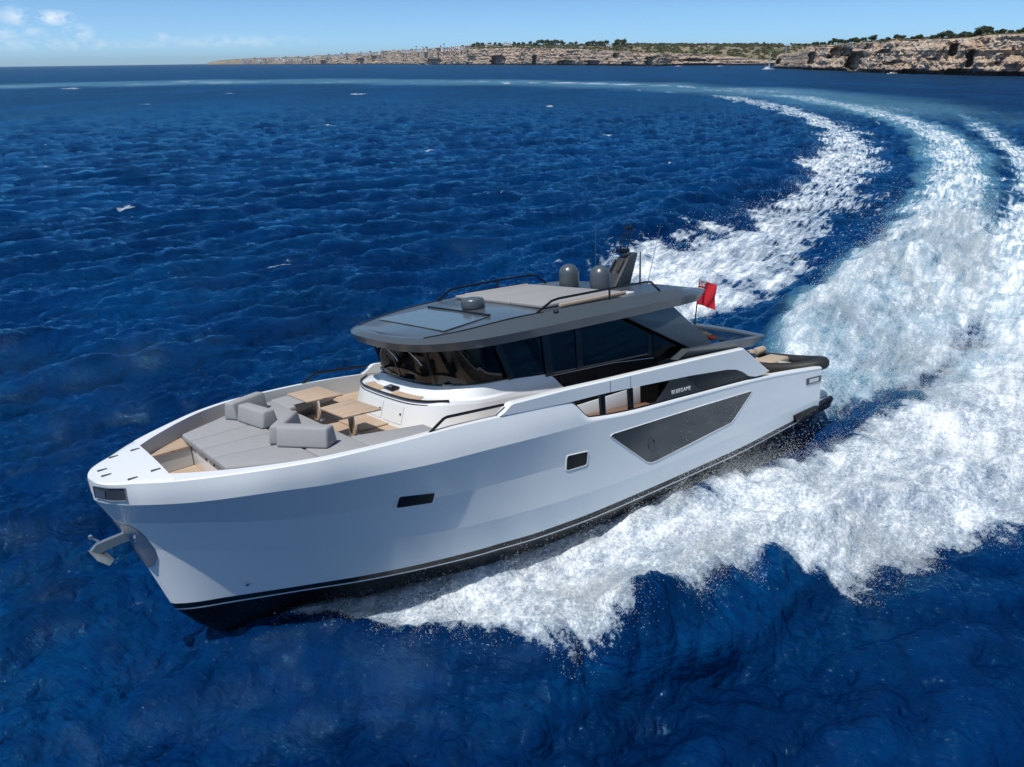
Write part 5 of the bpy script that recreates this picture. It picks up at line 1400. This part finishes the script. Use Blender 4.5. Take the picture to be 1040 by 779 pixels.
# dinette: transverse seat behind the sunbed, a side seat each way
mb = MB()
mb.prism([(18.14, -2.3, 3.1), (18.14, 2.3, 3.1), (17.25, 2.5, 3.1), (17.25, -2.5, 3.1)], (0, 0, .26))
for s_ in (1, -1): mb.prism([(17.25, s_ * 1.65, 3.1), (17.25, s_ * 2.6, 3.1), (15.85, s_ * 2.75, 3.1), (15.85, s_ * 2.05, 3.1)], (0, 0, .26))
part(mb, 'seat_base', GREYD, bevel=.02)
for a, b in ((-2.52, -.85), (-.84, .84), (.85, 2.52)):
    pad([(18.16, a * .985 + g_), (18.16, b * .985 - g_), (17.22, b - g_), (17.22, a + g_)], 'seat_cushion')
for s_ in (1, -1):
    pad([(17.2, s_ * 1.55), (17.2, s_ * 2.72), (16.4, s_ * 2.86), (15.78, s_ * 2.86), (15.75, s_ * 2.05)], 'seat_cushion', ZC - .2, ZC - .02)
for yc in (-1.12, .70):
    mb = MB(); mb.prism([(17.16, yc - .55, 3.79), (17.13, yc + .54, 3.79), (16.29, yc + .62, 3.79), (16.34, yc - .62, 3.79)], (0, 0, .045)); tb = part(mb, 'table', TEAK, bevel=.015)
    mb = MB(); mb.tube([(16.7, yc, 3.15), (16.7, yc, 3.79)], .085, 14); mb.lathe([(.16, 0), (.16, .03)], (16.7, yc, 3.15), 16); mb.build('leg', STEEL, tb)
mb = MB(); mb.box((15.95, -.2, 3.17), (.9, 1.3, .02)); part(mb, 'deck_hatch', TEAK)

# ================================================================== things carried on the yacht
def on_deck(mb, name, mats, base, label, cat, group=None, **k):
    o = mb.build(name, mats, None, base=base, M=YM, **k); tag(o, label, cat, group); return o
# four wedge bolsters standing between the sunbed and the dinette
def bolster(a, b, w, h, label):
    """front bottom edge a -> b (x, y), depth w aft, wedge cross-section"""
    a, b = Vector((*a, 0)), Vector((*b, 0)); d = (b - a).normalized(); n = Vector((d.y, -d.x, 0))
    if n.x > 0: n = -n
    mb = MB(); rings = []
    for p in (a, b):
        rings.append([p + Vector((0, 0, ZC + .003)), p + n * w + Vector((0, 0, ZC + .003)), p + n * (w * .80) + Vector((0, 0, ZC + h)), p + n * (w * .18) + Vector((0, 0, ZC + h))])
    mb.loft(rings); c = (a + b) / 2 + n * w / 2
    return on_deck(mb, 'bolster_cushion', CUSH, (c.x, c.y, ZC), label, 'cushion', 'grey bolsters on the bow sunbed', bevel=.05, seg=3)
bolster((18.62, -1.78), (17.72, -2.24), .40, .40, 'grey wedge bolster nearest the far bulwark, turned side on to the others')
bolster((18.47, -1.38), (18.30, -.28), .42, .38, 'grey wedge bolster standing left of the middle of the sunbed, beside the far bulwark one')
bolster((17.92, .06), (18.60, .86), .38, .40, 'grey wedge bolster turned slantwise in the middle of the sunbed')
bolster((18.55, 1.10), (17.90, 2.02), .44, .40, 'longest grey wedge bolster, nearest the near side of the yacht')

# anchor hanging in the stem
anchor = empty('anchor', (0, 0, 0), mat=YM @ Matrix.Translation((21.3, 0, 2.15)))
tag(anchor, 'polished steel anchor jutting out from the stem plate under the bow', 'anchor')
o3 = Vector((21.3, 0, 2.15))
def ap(mb, name, m=STEEL, **k):
    mb.v = [tuple(Vector(v) - o3) for v in mb.v]; return mb.build(name, m, anchor, **k)
mb = MB(); mb.prism([(21.0, -.05, 2.32), (21.25, -.05, 2.33), (21.74, -.05, 2.27), (21.84, -.05, 2.18), (21.76, -.05, 2.08), (21.25, -.05, 2.14), (20.98, -.05, 2.12)], (0, .10, 0)); ap(mb, 'shank', bevel=.012, smooth=20)
for s_ in (1, -1):
    mb = MB(); mb.prism([(21.86, 0, 2.17), (21.76, s_ * .20, 1.98), (21.62, s_ * .24, 1.86), (21.50, s_ * .10, 1.90), (21.58, 0, 2.02)], (.03, 0, .035)); ap(mb, 'fluke', bevel=.008, smooth=15)
mb = MB(); mb.tube([(21.62, 0, 2.22), (21.80, 0, 2.42)], .028, 8); mb.tube([(21.79, -.04, 2.42), (21.79, .04, 2.42)], .04, 8); ap(mb, 'bow_shackle')

# red ensign on its staff
flag = empty('flag', (0, 0, 0), mat=YM @ Matrix.Translation((3.92, 0, 3.5)))
tag(flag, 'red ensign flying from a raked staff at the stern of the yacht', 'flag')
mb = MB(); mb.tube([(0, 0, 0), (-.27, 0, 1.46)], [.024, .016], 8); mb.tube([(0, 0, 0), (-.02, 0, .1)], .04, 10); mb.build('staff', BLACKG, flag)
RED = mat('flag_red', (.55, .012, .03), .8, var=.08, vscale=8); BLUE = mat('flag_blue', (.012, .02, .13), .8); FWH = mat('flag_white', (.78, .78, .78), .8)
mb = MB(); mb.keep = True; NU, NV = 60, 40; Lw, Lh = 1.25, .78
pts = []
for j in range(NV + 1):
    for i in range(NU + 1):
        u, v = i / NU, j / NV
        x = -.24 + (1 - v) * Lh * .186 - u * Lw * .60 * (1 - .12 * u)
        z = 1.44 - (1 - v) * Lh - u * u * .12 - u * .14
        y = .10 * u ** .7 * math.sin(7.5 * u + 1.8 * v) + .05 * u * math.sin(13 * u - 4 * v) + u * .16
        pts.append((x, y, z))
def flagcol(u, v):
    if u < .46 and v > .48:
        a = (u / .46 - .5) * 2; b = ((v - .48) / .52 - .5) * 2
        if abs(a) < .10 or abs(b) < .16: return 0
        if abs(a) < .20 or abs(b) < .30: return 2
        dd = min(abs(a - b), abs(a + b))
        if dd < .09: return 0
        if dd < .26: return 2
        return 1
    return 0
fs = []; o0 = mb.add(pts, [])
for j in range(NV):
    for i in range(NU):
        a = j * (NU + 1) + i
        mb.f.append((a, a + 1, a + NU + 2, a + NU + 1)); mb.m.append(flagcol((i + .5) / NU, (j + .5) / NV))
mb.build('cloth', [RED, BLUE, FWH], flag, smooth=80)

# tender lying athwart the stern platform
dinghy = empty('inflatable_dinghy', (0, 0, 0), mat=YM @ Matrix.Translation((.75, 0, 1.1)))
tag(dinghy, 'dark grey inflatable tender with tan seats lying across the stern', 'dinghy')
mb = MB()
tp_ = [(1.05, -2.3, .55), (1.05, 0, .57), (1.0, 1.2, .62), (.82, 2.0, .70), (.45, 2.55, .80), (.0, 2.75, .84), (-.45, 2.55, .80), (-.72, 2.0, .70), (-.85, 1.2, .62), (-.88, 0, .57), (-.88, -2.3, .55)]
tq_ = dense([(x * .82, y, z) for x, y, z in tp_], 60)
mb.tube(tq_.tolist(), [.14] + [.20] * 58 + [.14], 14); mb.build('tube', RUBBER, dinghy, smooth=60)
mb = MB(); mb.prism([(.78, -2.1, .36), (.72, 1.6, .42), (0, 2.4, .55), (-.62, 1.6, .42), (-.68, -2.1, .36)], (0, 0, .06)); mb.build('floor', GREYD, dinghy)
mb = MB(); mb.box((.1, .95, .68), (1.1, .75, .30)); mb.build('seat', TAN, dinghy, bevel=.08, seg=3)
for x in (-.25, .45):
    mb = MB(); mb.tube([(x - .26, .25, .92), (x + .24, .25, .92)], .15, 12); mb.build('backrest', TAN, dinghy, bevel=.04, smooth=60)
mb = MB(); mb.box((.1, -.35, .62), (1.0, .8, .36)); mb.build('seat', TAN, dinghy, bevel=.08, seg=3)
mb = MB(); mb.prism([(.3, -.98, .45), (.3, -.72, 1.05), (.3, -.98, 1.2), (.3, -1.3, 1.0), (.3, -1.35, .45)], (-.55, 0, 0)); cn = mb.build('console', GREYD, dinghy, bevel=.03)
mb = MB(); mb.prism([(.28, -1.0, 1.18), (.28, -1.18, 1.5), (-.23, -1.18, 1.5), (-.23, -1.0, 1.18)], (0, -.02, 0)); mb.build('windshield', GLASS, cn)
mb = MB(); mb.tube([(.1 + .17 * math.cos(a), -.72 - .05 * math.sin(a), 1.0 + .17 * math.sin(a)) for a in np.linspace(0, 6.28, 18, endpoint=False)], .02, 6, closed=True); mb.build('steering_wheel', BLACKG, cn)
mb = MB(); mb.tube([(.55, 2.2, .62), (.2, 2.95, .3), (-.1, 2.9, .1)], .018, 6); mb.build('mooring_line', FWH, dinghy)
